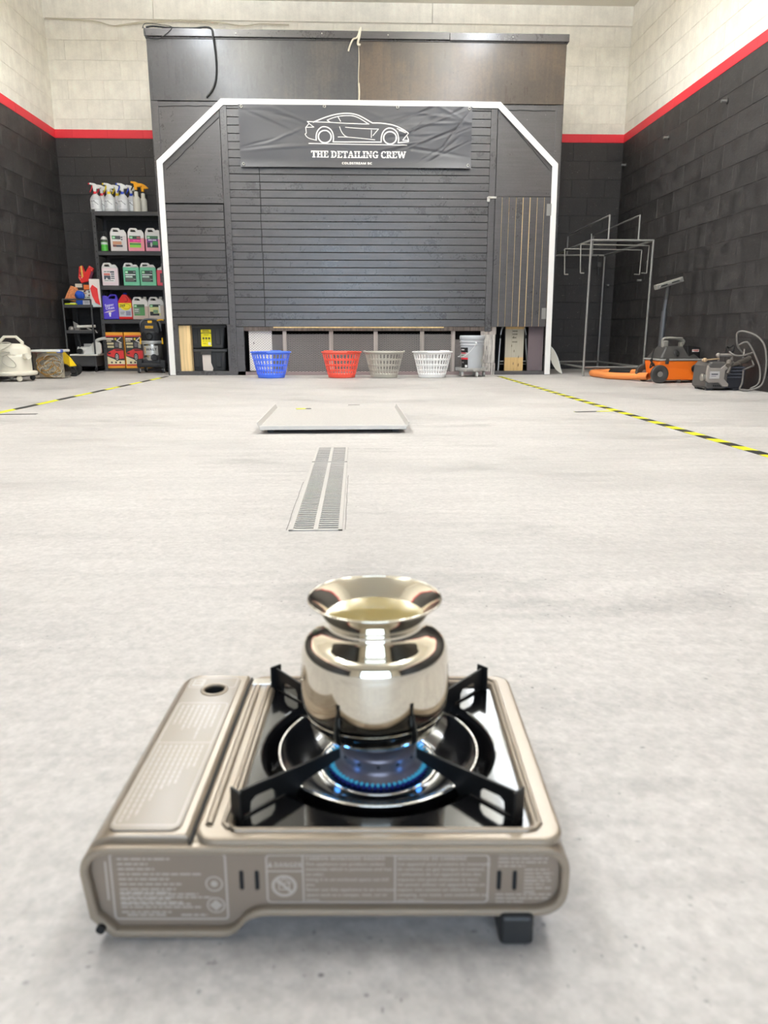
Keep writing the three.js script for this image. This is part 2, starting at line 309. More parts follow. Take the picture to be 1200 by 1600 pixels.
// ------------------------------------------------------------------ the black timber enclosure with slatted front
const EZ = -7.85;
{
  const g = thing('slatted_enclosure', 'black painted timber enclosure with a slatted front and white outline stripe', 'enclosure', [0, 0, EZ]);
  const P = (name, geo, mat = M.paint, parent = g) => part(name, metres(Array.isArray(geo) ? join(geo) : geo, rnd() * 2, rnd() * 2), mat, parent);
  // shell
  P('side_panel', bb(-1.94, -1.92, 0, 3.1, -1.23, 0)); P('side_panel', bb(2.005, 2.025, 0, 3.1, -1.23, 0));
  P('top_panel', bb(-1.94, 2.025, 3.08, 3.1, -1.23, 0));
  P('back_lining', bb(-1.9, 2.0, 0.02, 2.6, -0.62, -0.6), M.darkWood);
  // upper fascia in two sheets, folded flange above
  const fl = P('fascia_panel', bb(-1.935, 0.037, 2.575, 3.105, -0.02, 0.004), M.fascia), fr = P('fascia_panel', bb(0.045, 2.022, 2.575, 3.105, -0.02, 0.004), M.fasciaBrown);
  P('top_flange', [bb(-1.952, 0.9, 3.112, 3.177, -0.05, 0.03, 0.004), bb(-1.945, 0.9, 3.1, 3.108, -0.02, 0.014)]);
  P('top_flange', [bb(0.903, 2.04, 3.108, 3.174, -0.05, 0.03, 0.004), bb(0.903, 2.032, 3.1, 3.108, -0.02, 0.014)]);
  for (const [x, y] of [[-1.1, 3.14], [0.32, 3.145], [1.5, 3.14], [-0.3, 3.15]]) part('nail_head', new THREE.SphereGeometry(0.007, 8, 6).translate(x, y, 0.031), M.steel, g);
  P('seam_filler', [tube([[0.041, 3.1, 0.004], [0.045, 2.95, 0.006], [0.039, 2.8, 0.004], [0.041, 2.6, 0.006]], 0.004, 30, 6), tube([[0.041, 2.74, 0.006], [0.045, 2.66, 0.009], [0.041, 2.58, 0.006]], 0.009, 20, 6)], std(0xcfc4b0, 0.9));
  // corner sheets either side, battens and posts
  P('corner_panel', bb(-1.92, -1.295, 1.722, 2.57, -0.025, -0.004)); P('corner_panel', bb(1.39, 2.005, 1.782, 2.57, -0.025, -0.004));
  P('edge_batten', bb(-1.925, -1.868, 0, 2.57, -0.02, 0.006)); P('edge_batten', bb(1.955, 2.012, 0, 2.57, -0.02, 0.006));
  P('cross_batten', bb(-1.868, -1.29, 1.664, 1.722, -0.02, 0.004)); P('cross_batten', bb(1.388, 1.955, 1.742, 1.79, -0.02, 0.004));
  P('post', bb(-1.29, -1.226, 0, 2.57, -0.06, 0.004)); P('post', bb(1.322, 1.384, 0.44, 2.57, -0.06, 0.004));
  P('post', bb(-1.228, -1.15, 0, 0.484, -0.06, 0.002)); 
  for (const [x0, y0, x1, y1] of [[-1.83, 1.97, -1.3, 2.44], [1.42, 2.5, 1.93, 1.98], [-1.87, 2.53, -1.30, 2.535], [1.42, 2.525, 1.94, 2.52]])
    part('weld_bead', tube(Array.from({ length: 9 }, (_, i) => [x0 + (x1 - x0) * i / 8 + rr(-0.004, 0.004), y0 + (y1 - y0) * i / 8 + rr(-0.004, 0.004), -0.002]), 0.005, 40, 6), M.darkGrey, g);
  // main slatted front: two widths of board meeting at a ragged joint
  const pitch = 0.0723;
  for (let k = 0; k < 29; k++) {
    const y0 = 0.489 + k * pitch, y1 = Math.min(y0 + pitch - 0.0065, 2.575), j = -0.9325 + rr(-0.003, 0.003) + (k < 10 ? 0.003 : 0);
    const a = P('slat', bb(-1.226, j - 0.002, y0, y1, -0.02, rr(-0.001, 0.0012), 0.0022)), b = P('slat', bb(j + 0.002, 1.321, y0, y1, -0.02, rr(-0.001, 0.0012), 0.0022));
    a.rotation.x = rr(-0.0004, 0.0004); b.rotation.x = rr(-0.0004, 0.0004);
  }
  P('slat_backing', bb(-1.22, 1.315, 0.5, 2.57, -0.045, -0.022), M.darkWood);
  // left slatted panel
  for (let k = 0; k < 16; k++) P('slat', bb(-1.868, -1.297, 0.512 + k * 0.0716, 0.512 + k * 0.0716 + 0.0655, -0.02, rr(-0.001, 0.001), 0.0022));
  P('slat_backing', bb(-1.868, -1.29, 0.5, 1.66, -0.04, -0.022), M.darkWood);
  // right board door
  const d = P('door', bb(1.392, 1.95, 0.49, 1.735, -0.016, 0.002), M.pine);
  const gaps = [0.0036, 0.0036, 0.0046, 0.007, 0.0078, 0.004, 0.0036, 0.0046];
  for (let k = 0; k < 8; k++) P('board', bb(1.388 + k * 0.0705, 1.388 + (k + 1) * 0.0705 - gaps[k], 0.488, 1.738, 0.0, 0.008 + rr(-0.001, 0.001), 0.002), M.paint, d);
  for (const y of [1.62, 0.62]) { part('hinge', [bb(1.905, 1.94, y - 0.055, y + 0.055, 0.008, 0.013, 0.001), bb(1.952, 1.985, y - 0.055, y + 0.055, 0.006, 0.011, 0.001), cyl(0.007, 0.007, 0.11, 1.946, y - 0.055, 0.012, 10)], M.zinc, d); }
  part('latch', [box(0.085, 0.02, 0.008, 1.355, 1.73, 0.014, 0.002).rotateZ(0), box(0.03, 0.045, 0.012, 1.318, 1.712, 0.012, 0.003)], M.steel, d);
  // lower openings
  P('lower_rail', [bb(-1.868, -1.15, 0.0, 0.042, -0.06, 0.002)]); P('lower_rail', bb(-1.868, -1.815, 0.042, 0.51, -0.03, 0.0)); P('lower_rail', bb(-1.32, -1.29, 0.042, 0.51, -0.03, 0.002));
  P('header_rail', bb(-1.15, 1.4, 0.446, 0.487, -0.05, -0.004), std(0x9f9793, 0.8, 0, { map: T.oldWood }));
  part('header_edge', metres(bb(-0.85, 0.9, 0.476, 0.487, -0.006, 0.0, 0.001)), M.pine, g);
  P('sill', bb(-1.15, 1.4, 0, 0.034, -0.06, -0.002), std(0x8d7d7d, 0.8));
  for (const x of [-0.74, -0.263, 0.197, 0.678, 1.0]) P('stud', bb(x - 0.021, x + 0.021, 0.034, 0.446, -0.06, -0.016), M.oldWood);
  for (const [a, b, h] of [[-0.87, -0.76, 0.41], [-0.72, -0.284, 0.415], [-0.242, 0.176, 0.415], [0.218, 0.657, 0.415], [0.70, 1.0, 0.415], [1.02, 1.17, 0.36]]) part('mesh_panel', [new THREE.PlaneGeometry(b - a, h - 0.03).translate((a + b) / 2, (h + 0.03) / 2, -0.04), bb(a, b, 0.03, h, -0.05, -0.042, 0)], std(0xffffff, 0.8, 0, { map: T.wire }), g);
  part('white_mesh_panel', [new THREE.PlaneGeometry(0.235, 0.4).translate(-0.99, 0.245, -0.034), bb(-1.108, -0.872, 0.05, 0.446, -0.05, -0.036, 0)], std(0xf0ece8, 0.8, 0, { map: canvasTex(256, 256, (x, w, h) => { x.fillStyle = '#ffffff'; x.fillRect(0, 0, w, h); x.strokeStyle = '#b9b2ae'; x.lineWidth = 3; x.beginPath(); for (let a = -256; a <= 512; a += 32) { x.moveTo(a, 0); x.lineTo(a + 256, 128); x.moveTo(a, 128); x.lineTo(a + 256, 256); x.moveTo(a + 256, 0); x.lineTo(a, 128); x.moveTo(a + 256, 128); x.lineTo(a, 256); } x.stroke(); x.fillStyle = '#444'; x.fillRect(50, 70, 8, 14); }, true) }), g);
  P('jamb_board', bb(1.285, 1.438, 0.12, 0.41, -0.03, -0.006, 0.004), M.flaking); P('jamb_board', bb(1.285, 1.445, 0.0, 0.12, -0.05, -0.008, 0.004), M.flaking); P('jamb_board', bb(1.285, 1.445, 0.41, 0.49, -0.05, -0.008), M.oldWood);
  P('lower_rail', bb(1.44, 1.96, 0, 0.038, -0.06, 0)); P('inner_panel', bb(1.80, 1.96, 0.038, 0.5, -0.10, -0.08), std(0x6e6266, 0.8));
  part('raw_stud', metres(bb(-1.815, -1.70, 0.042, 0.505, -0.12, -0.03)), M.pine, g);
  // white outline stripe
  const pts = [[-1.893, 0.004], [-1.888, 2.03], [-1.262, 2.566], [1.396, 2.562], [1.968, 2.032], [1.992, 0.004]], hw = 0.0275;
  for (let i = 0; i < 5; i++) {
    const a = V2(...pts[i]), b = V2(...pts[i + 1]), dir = b.clone().sub(a).normalize(), nrm = (p, q, r) => {   // mitre at a corner
      const u = q.clone().sub(p).normalize(), n1 = V2(-u.y, u.x); if (!r) return n1; const v = r.clone().sub(q).normalize(), n2 = V2(-v.y, v.x), m = n1.clone().add(n2).normalize(); return m.multiplyScalar(1 / m.dot(n1));
    };
    const na = i ? nrm(V2(...pts[i - 1]), a, b) : nrm(a, b), nb = i < 4 ? nrm(a, b, V2(...pts[i + 2])) : nrm(a, b);
    const s = [[a.x + na.x * hw, a.y + na.y * hw], [a.x - na.x * hw, a.y - na.y * hw], [b.x - nb.x * hw, b.y - nb.y * hw], [b.x + nb.x * hw, b.y + nb.y * hw]];
    part('white_stripe', ext(shapeOf(s), 0.014, 0.001, 0.003), M.whitePaint, g);
  }
}
{ // banner
  const art = canvasTex(2048, 512, (x, w, h) => {
    x.fillStyle = '#47464a'; x.fillRect(0, 0, w, h);
    x.save(); x.setTransform(0.938, 0, 0, 0.842, 490, 8); x.strokeStyle = '#f4efe9'; x.fillStyle = '#f4efe9'; x.lineCap = 'round'; x.lineJoin = 'round';
    const L = (lw, f) => { x.lineWidth = lw; x.beginPath(); f(); x.stroke(); };
    L(11, () => { x.moveTo(170, 155); x.bezierCurveTo(300, 95, 390, 68, 490, 68); x.bezierCurveTo(590, 70, 620, 100, 725, 160); x.bezierCurveTo(860, 155, 960, 175, 1060, 255); });
    L(8, () => { x.moveTo(115, 150); x.lineTo(320, 155); x.bezierCurveTo(500, 168, 600, 168, 690, 170); x.moveTo(300, 135); x.bezierCurveTo(380, 95, 450, 88, 520, 90); x.bezierCurveTo(590, 95, 640, 140, 685, 168); x.moveTo(300, 135); x.lineTo(325, 153); });
    L(7, () => { x.moveTo(400, 100); x.lineTo(425, 145); x.moveTo(115, 150); x.lineTo(130, 168); x.lineTo(100, 205); x.lineTo(175, 203); x.lineTo(130, 168); x.moveTo(98, 205); x.lineTo(103, 262); x.lineTo(92, 270); x.bezierCurveTo(100, 310, 140, 320, 195, 330); });
    L(11, () => { x.moveTo(195, 330); x.bezierCurveTo(185, 230, 240, 195, 275, 198); x.bezierCurveTo(330, 200, 370, 260, 352, 345); x.lineTo(805, 345); x.bezierCurveTo(800, 240, 850, 205, 890, 208); x.bezierCurveTo(950, 212, 980, 280, 965, 350); x.lineTo(1062, 338); });
    L(13, () => { x.moveTo(334, 295); x.arc(275, 295, 60, 0, 6.3); x.moveTo(945, 303); x.arc(888, 303, 60, 0, 6.3); });
    L(7, () => { x.moveTo(415, 198); x.bezierCurveTo(430, 250, 450, 285, 485, 296); x.moveTo(400, 297); x.lineTo(480, 298); x.bezierCurveTo(600, 305, 680, 318, 745, 323); x.moveTo(470, 202); x.bezierCurveTo(560, 212, 680, 218, 780, 218); x.lineTo(728, 282); x.moveTo(714, 230); x.lineTo(712, 302); });
    L(8, () => { x.moveTo(955, 212); x.bezierCurveTo(1000, 230, 1040, 235, 1062, 258); x.lineTo(1045, 275); x.lineTo(1008, 325); x.lineTo(1064, 326); x.lineTo(1048, 275); x.moveTo(975, 230); x.lineTo(1035, 252); x.moveTo(1062, 326); x.lineTo(1062, 338); });
    L(8, () => { x.moveTo(125, 363); x.lineTo(1048, 374); });
    x.restore();
    x.fillStyle = '#f4efe9'; x.textAlign = 'center'; x.textBaseline = 'middle';
    x.font = 'bold 74px serif'; x.save(); x.translate(1045, 402); x.scale(0.98, 1); x.lineWidth = 3; x.strokeStyle = '#f4efe9'; x.fillText('THE DETAILING CREW', 0, 0); x.strokeText('THE DETAILING CREW', 0, 0); x.restore();
    x.fillStyle = '#47464a'; x.fillRect(705, 399, 680, 4);   // the bridges of stencil lettering
    x.fillStyle = '#f4efe9'; x.font = 'bold 27px sans-serif'; x.save(); x.translate(1030, 474); x.scale(1.25, 1); x.fillText('COLDSTREAM BC', 0, 0); x.restore();
  });
  const W = 2.24, H = 0.552, nx = 180, ny = 56, geo = new THREE.PlaneGeometry(W, H, nx, ny), p = geo.attributes.position;
  const folds = []; for (let k = 0; k < 46; k++) { const right = k % 3 === 0, a = right ? rr(0.3, 0.9) : rr(-0.45, 0.35) * (rnd() < 0.7 ? 1 : 2.5); folds.push([right ? rr(0.45, 1.05) : rr(-1.1, 1.0), rr(-0.2, 0.27), a, rr(0.08, 0.34), rr(0.006, 0.016), rr(0.002, 0.0062) * (rnd() < 0.5 ? 1 : -1)]); }
  for (let i = 0; i < p.count; i++) {
    const X = p.getX(i), Y = p.getY(i); let z = 0.004 * Math.sin(X * 5 + Y * 9) + 0.003 * Math.sin(X * 2.1 - Y * 14 + 1);
    for (const [fx, fy, a, len, wd, amp] of folds) { const dx = X - fx, dy = Y - fy, s = dx * Math.cos(a) + dy * Math.sin(a), t = -dx * Math.sin(a) + dy * Math.cos(a) + 0.06 * s * s; z += amp * Math.exp(-((s / len) ** 2) - ((t / wd) ** 2)); }
    const edge = Math.max(0, (-Y - 0.19) / 0.09); z += edge * edge * 0.012;
    p.setZ(i, z);
  }
  geo.computeVertexNormals();
  const b = thing('banner', 'dark vinyl banner with a white car outline hung on the slatted front', 'banner', [0.012, 2.266, EZ + 0.031]);
  part('vinyl_sheet', geo, phys(0xffffff, 0.36, 0, { map: art, side: THREE.DoubleSide }), b);
  for (const [x, y] of [[-1.09, 0.255], [-0.3, 0.262], [0.4, 0.262], [1.09, 0.255], [-1.09, -0.25], [1.09, -0.25]]) part('grommet', new THREE.TorusGeometry(0.011, 0.004, 6, 14).translate(x, y, 0.009), M.steel, b);
}

// ------------------------------------------------------------------ things on the floor of the bay
{ // drain grate: frame, centre rib and cross bars over the channel, in two lengths
  const [x0, x1] = [DRAIN.x0, DRAIN.x1], xm = (x0 + x1) / 2, paintM = std(0xb6b1ad, 0.6), slotBar = box(1, 0.0016, 0.0088, 0, 0, 0, 0);
  for (const [za, zb, lab] of [[DRAIN.z1, -2.532, 'long slotted drain grate painted floor grey, nearer length of the channel'], [-2.545, DRAIN.z0, 'short slotted drain grate at the far end of the floor channel']]) {
    const g = thing('drain_grate', lab, 'drain', [xm, 0, (za + zb) / 2]), L = za - zb, n = Math.floor((L - 0.02) / 0.0186), w = x1 - x0;
    part('frame', [box(0.010, 0.012, L, -w / 2 + 0.005, -0.003, 0, 0.001), box(0.010, 0.012, L, w / 2 - 0.005, -0.003, 0, 0.001), box(w, 0.012, 0.006, 0, -0.003, L / 2 - 0.003, 0.001), box(w, 0.012, 0.006, 0, -0.003, -L / 2 + 0.003, 0.001)], paintM, g);
    part('centre_rib', box(0.011, 0.011, L, 0, -0.003, 0, 0.001), paintM, g);
    for (let k = 0; k < n; k++) for (const s of [-1, 1]) {
      const b = part('bar', slotBar, paintM, g), bw = w / 2 - 0.0055 - 0.009; b.scale.x = bw; b.position.set(s * (0.0055 + bw / 2), 0.0008, L / 2 - 0.012 - k * ((L - 0.024) / (n - 1 || 1)));
    }
  }
  const crack = std(0x6f6a66, 0.9);
  const c = thing('drain_edge_crack', 'thin dark cracked joints in the concrete along the drain', 'crack', [0, 0, 0], 0, null);
  for (const [x, za, zb] of [[x0 - 0.006, -1.64, -2.2], [x1 + 0.006, -1.64, -2.3]]) part('crack', tube(Array.from({ length: 12 }, (_, i) => [x + rr(-0.0008, 0.0008), -0.0004, za + (zb - za) * i / 11]), 0.001, 60, 5), crack, c);
}
{ // steel cover plate bridging the floor pit
  const g = thing('cover_plate', 'white painted steel cover plate lying raised over a floor pit', 'plate', [-0.118, 0, -3.71], 0.012);
  const N = 512, f = fbm(N, N, 200, 200, 2), d = specks(N, N, 1500, 0.5, 1.6);
  const tex = dataTex(N, N, (i) => tint(182, 177, 173, 1 + (f[i] - 0.5) * 0.2 - d[i] * 0.12), 0.5, 0.5);
  const wm = std(0xffffff, 0.5, 0, { map: tex }), lip = std(0xd2cec9, 0.4);
  part('deck', metres(bb(-0.315, 0.33, 0.026, 0.034, -0.42, 0.42, 0.002)), wm, g);
  part('front_lip', [bb(-0.318, 0.332, 0.017, 0.036, 0.415, 0.422, 0.002)], lip, g);
  for (const s of [-1, 1]) part('side_lip', [box(0.004, 0.024, 0.86, 0, 0.012, 0, 0.001).rotateZ(-s * 0.45).translate(s < 0 ? -0.318 : 0.332, 0.03, 0)], lip, g);
  part('support_bar', [bb(-0.29, -0.26, 0, 0.026, -0.4, 0.37), bb(0.27, 0.30, 0, 0.026, -0.4, 0.37), bb(-0.3, 0.31, 0, 0.026, -0.41, -0.38)], M.darkGrey, g);
}
// hazard tape
const hazard = canvasTex(256, 64, (x, w, h) => { x.fillStyle = '#e9e51e'; x.fillRect(0, 0, w, h); x.fillStyle = '#232323'; x.beginPath(); x.moveTo(10, h); x.lineTo(134, h); x.lineTo(112, 0); x.lineTo(-12, 0); x.fill(); x.beginPath(); x.moveTo(244, 0); x.lineTo(256, 0); x.lineTo(256, h); x.fill(); }, true);
const tapeMat = std(0xffffff, 0.45, 0, { map: hazard });
function tape(label, a, b, w, period = 0.2, u0 = 0) {
  const dx = b[0] - a[0], dz = b[1] - a[1], len = Math.hypot(dx, dz), g = new THREE.BoxGeometry(len, 0.0012, w), uv = g.attributes.uv, p = g.attributes.position;
  for (let i = 0; i < p.count; i++) uv.setXY(i, u0 + (p.getX(i) + len / 2) / period, p.getZ(i) / w + 0.5);
  const m = part('hazard_tape', g, tapeMat); m.position.set((a[0] + b[0]) / 2, 0.0011, (a[1] + b[1]) / 2); m.rotation.y = Math.atan2(-dz, dx);
  return tag(m, label, 'tape');
}
tape('long black and yellow hazard tape line on the floor towards the pressure washer', [1.437, -7.57], [1.512, -1.4], 0.05, 0.21);
tape('long black and yellow hazard tape line on the floor towards the shelving rack', [-1.91, -7.69], [-2.06, -1.4], 0.045, 0.6);
tape('short hazard tape strip branching off the tape line near the cream vacuum', [-2.06, -4.12], [-1.755, -4.149], 0.03, 0.9);
tape('short hazard tape strip branching off the tape line near the orange vacuum', [1.221, -4.142], [1.47, -4.19], 0.03, 0.28);
tape('scrap of yellow and black tape stuck on the white cover plate', [-0.329, -4.034], [-0.25, -4.05], 0.035, 0.12, 0.55).position.y = 0.0352;
tag(part('floor_scuff', [box(0.07, 0.0012, 0.022, 0, 0.0008, 0, 0)], std(0x5b5654, 0.8)), 'small dark strip of tape on the floor behind the cover plate', 'tape').position.set(-0.02, 0, -4.6);

// laundry baskets
function makeBasket(color) {
  const g = new THREE.Group(), m = std(color, 0.42), R = (y) => 0.128 + (0.188 - 0.128) * (y / 0.245);
  const band = (y0, y1, t = 0.004) => lathe([[R(y0), y0], [R(y0) + 0.0015, y0], [R(y1) + 0.0015, y1], [R(y1), y1], [R(y1) - t, y1], [R(y0) - t, y0], [R(y0), y0]], 48);
  part('base', [lathe([[0.0001, 0.002], [0.126, 0.002], [R(0) + 0.001, 0.004], [R(0.03) + 0.0015, 0.036], [R(0.03) - 0.003, 0.036], [0.122, 0.008], [0.0001, 0.008]], 48)], m, g);
  for (const [a, b] of [[0.064, 0.073], [0.114, 0.124], [0.168, 0.178]]) part('band', band(a, b), m, g);
  part('rim', [lathe([[R(0.226), 0.226], [R(0.226) + 0.002, 0.226], [R(0.24) + 0.002, 0.238], [0.199, 0.24], [0.2, 0.247], [0.196, 0.251], [R(0.245) - 0.004, 0.25], [R(0.226) - 0.004, 0.226]], 48)], m, g);
  const ribs = []; for (let k = 0; k < 32; k++) { const a = (k / 32) * Math.PI * 2, s = box(0.0088, 0.2, 0.003, 0, 0, 0, 0); s.rotateX(Math.atan2(0.06, 0.245)); s.translate(0, 0.13, R(0.13)); s.rotateY(a); ribs.push(s); }
  part('ribs', ribs, m, g).userData.kind = 'stuff';
  for (const a of [-0.55, Math.PI - 0.35]) part('handle', [box(0.11, 0.011, 0.02, 0, 0.2525, 0.192, 0.004).rotateY(a)], m, g);
  return g;
}
[[0x4a76f2, -0.838, 'blue'], [0xf05a48, -0.15, 'red'], [0xaeaaa0, 0.268, 'grey'], [0xf2f1f0, 0.742, 'white']].forEach(([c, x, n], i) => {
  const b = makeBasket(c); b.name = numbered('laundry_basket'); scene.add(b); b.position.set(x, 0, -7.43 - 0.0); b.rotation.y = 0.2 + i * 0.9;
  tag(b, n + ' plastic laundry basket with slotted sides in front of the wire mesh', 'basket', 'laundry baskets in a row');
});
{ // bucket on its dolly
  const d = thing('bucket_dolly', 'grey wheeled dolly ring carrying the bucket', 'dolly', [1.155, 0, -7.58]), gm = std(0xb9b7b3, 0.5);
  part('tray', [lathe([[0.0001, 0.062], [0.13, 0.062], [0.152, 0.07], [0.158, 0.09], [0.163, 0.09], [0.158, 0.066], [0.132, 0.052], [0.0001, 0.052]], 36)], gm, d);
  for (let k = 0; k < 14; k++) part('rib', box(0.006, 0.03, 0.012, 0, 0.075, 0.158, 0.001).rotateY(k * Math.PI / 7), gm, d);
  for (let k = 0; k < 5; k++) { const a = k * Math.PI * 0.4 + 0.3, w = part('caster', [mv(cyl(0.024, 0.024, 0.022, 0, -0.011, 0, 18), Math.sin(a) * 0.125, 0.0245, Math.cos(a) * 0.125, 0, 0, Math.PI / 2), cyl(0.008, 0.008, 0.028, Math.sin(a) * 0.125, 0.03, Math.cos(a) * 0.125, 8)], std(0xc9c8c4, 0.4), d); }
  const b = thing('bucket', 'grey plastic bucket with a wire handle standing on the dolly', 'bucket', [1.155, 0.0905, -7.58]), bm = std(0xb6b9be, 0.4);
  part('pail', lathe([[0.0001, -0.026], [0.098, -0.026], [0.101, -0.02], [0.116, 0.215], [0.122, 0.217], [0.1225, 0.222], [0.117, 0.226], [0.118, 0.244], [0.124, 0.246], [0.1245, 0.252], [0.119, 0.256], [0.12, 0.274], [0.126, 0.276], [0.1265, 0.298], [0.12, 0.312], [0.117, 0.312], [0.114, 0.25], [0.097, -0.018], [0.0001, -0.018]], 48), bm, b);
  part('handle', [tube([[0.02, 0.235, 0.123], [0.0, 0.2, 0.128], [-0.05, 0.145, 0.119], [-0.1, 0.11, 0.085], [-0.14, 0.105, 0.0], [-0.1, 0.12, -0.085], [-0.02, 0.235, -0.123]], 0.0028, 40, 6), new THREE.SphereGeometry(0.012, 10, 8).scale(1, 1, 0.5).translate(0.02, 0.238, 0.121)], std(0xe4e4e2, 0.4), b);
  const lab = canvasTex(128, 256, (x, w, h) => { x.fillStyle = '#1b1b1c'; x.fillRect(0, 0, w, h); x.fillStyle = '#cfcfcf'; x.fillRect(20, 20, 60, 14); x.fillStyle = '#b4b0b0'; x.fillRect(0, 60, w, 80); x.fillStyle = '#c23a46'; x.fillRect(10, 62, 90, 14); x.fillStyle = '#5f7f60'; x.fillRect(20, 92, 70, 16); x.fillStyle = '#e0333f'; x.fillRect(0, 126, w, 22); x.fillStyle = '#eee'; x.fillRect(84, 216, 36, 30); x.fillStyle = '#888'; x.fillRect(20, 176, 46, 18); });
  part('label', new THREE.CylinderGeometry(0.1165, 0.1035, 0.2, 18, 1, true, -1.45, 0.95).translate(0, 0.095, 0), std(0xffffff, 0.4, 0, { map: lab }), b);
}
// ------------------------------------------------------------------ stored things seen through the enclosure's openings
{
  const tm = std(0x2b2c2f, 0.5);
  const toteGeo = (w0, w1, h, d) => { const g = new RoundedBoxGeometry(1, 1, 1, 3, 0.06), p = g.attributes.position; for (let i = 0; i < p.count; i++) { const t = p.getY(i) + 0.5, w = w0 + (w1 - w0) * t; p.setXYZ(i, p.getX(i) * w, t * h, p.getZ(i) * (d * (0.92 + 0.08 * t))); } g.computeVertexNormals(); return g; };
  const mk = (y, lab, h, flip) => {
    const t = thing('storage_tote', lab, 'tote', [-1.555, y, EZ - 0.3]);
    part('tub', flip ? toteGeo(0.34, 0.40, h, 0.36) : toteGeo(0.355, 0.385, h, 0.36), tm, t);
    part('lid_rim', [box(0.42, 0.03, 0.39, 0, h + 0.0, 0, 0.008, 2)], std(0x3a3b3e, 0.5), t);
    for (const x of [-0.115, 0.115]) part('rib', box(0.05, h * 0.72, 0.016, x, h * 0.56, 0.172, 0.006), tm, t);
    return t;
  };
  const lower = mk(0.036, 'black storage tote with torn white labels, lower of two', 0.212);
  part('latch', box(0.11, 0.05, 0.02, -0.01, 0.195, 0.198, 0.004), M.darkGrey, lower);
  part('paper_label', mv(ext(shapeOf([[-0.045, -0.02], [0.05, -0.035], [0.06, 0.0], [0.04, 0.06], [0.042, 0.14], [-0.048, 0.14]]), 0.0015, 0), -0.005, 0.03, 0.189), std(0xe3d8d0, 0.8), lower);
  const upper = mk(0.264, 'black storage tote with a yellow label, upper of two', 0.23, true);
  const yl = canvasTex(128, 192, (x, w, h) => { x.fillStyle = '#f2e413'; x.fillRect(0, 0, w, h); x.fillStyle = '#3a3510'; x.fillRect(0, 36, w, 7); x.fillRect(20, 8, 80, 6); x.fillRect(20, 22, 88, 5); for (const k of [28, 64, 100]) { x.beginPath(); x.arc(k, 100, 13, 0, 7); x.fill(); } x.fillStyle = '#8f8613'; x.fillRect(34, 58, 60, 6); for (const k of [18, 52, 88]) x.fillRect(k, 128, 22, 5); x.fillRect(20, 156, 40, 5); x.fillStyle = '#e9e5d8'; x.fillRect(86, 144, 32, 34); });
  part('yellow_label', box(0.105, 0.17, 0.003, 0.0, 0.115, 0.196, 0).rotateX(0.02), std(0xffffff, 0.5, 0, { map: yl }), upper);
  const pl = part('plank', metres(bb(-0.098, 0.098, 0, 0.78, -0.019, 0.019, 0.002)), std(0xffffff, 0.7, 0, { map: canvasTex(256, 512, (x, w, h) => {
    x.fillStyle = '#d9b77f'; x.fillRect(0, 0, w, h); for (let k = 0; k < 90; k++) { x.fillStyle = 'rgba(150,105,55,' + rr(0.04, 0.14) + ')'; x.fillRect(rnd() * w, 0, rr(1, 4), h); }
    x.fillStyle = '#b9b2a2'; x.fillRect(0, 208, w, 190); for (let k = 0; k < 60; k++) { x.fillStyle = 'rgba(90,84,70,' + rr(0.03, 0.12) + ')'; x.fillRect(rnd() * w, 208, rr(1, 4), 190); }
    x.fillStyle = '#6d6350'; for (const [a, b] of [[90, 320], [126, 355], [190, 395], [120, 440], [112, 262]]) { x.beginPath(); x.ellipse(a, b, 5, 9, 0, 0, 7); x.fill(); }
    x.fillStyle = '#4a463c'; for (const [b, l] of [[218, 70], [238, 62], [262, 50], [290, 60]]) for (let q = 0; q < l; q += 14) x.fillRect(96 + q, b, 10, 7); x.fillStyle = '#8a6a40'; x.beginPath(); x.ellipse(190, 450, 8, 12, 0.3, 0, 7); x.fill(); x.fillRect(126, 470, 3, 42);
  }) }));
  { const uv = pl.geometry.attributes.uv, p = pl.geometry.attributes.position; for (let i = 0; i < p.count; i++) uv.setXY(i, p.getX(i) / 0.196 + 0.5, p.getY(i) / 0.78); }
  pl.position.set(1.662, 0.001, EZ - 0.13); tag(pl, 'weathered pine plank standing upright below the board door', 'plank');
  const l = thing('folding_ladder', 'chrome tube frame of a folding stool behind the plank', 'stool', [1.668, 0, EZ - 0.22]);
  part('frame', [tube([[-0.155, 0, 0.02], [-0.14, 0.3, 0], [-0.13, 0.44, 0], [-0.09, 0.52, 0], [0, 0.55, 0], [0.09, 0.52, 0], [0.13, 0.44, 0], [0.14, 0.3, 0], [0.17, 0, 0.02]], 0.0125, 60, 10)], M.steel, l);
  part('rung', [rod([-0.15, 0.13, 0], [0.155, 0.13, 0], 0.009)], M.steel, l); part('rung', [rod([-0.15, 0.1, -0.03], [0.155, 0.1, -0.03], 0.007)], M.steel, l);
  for (const x of [-0.138, 0.142]) part('grip_band', cyl(0.016, 0.016, 0.035, x, 0.37, 0, 12), M.blackPlastic, l);
}
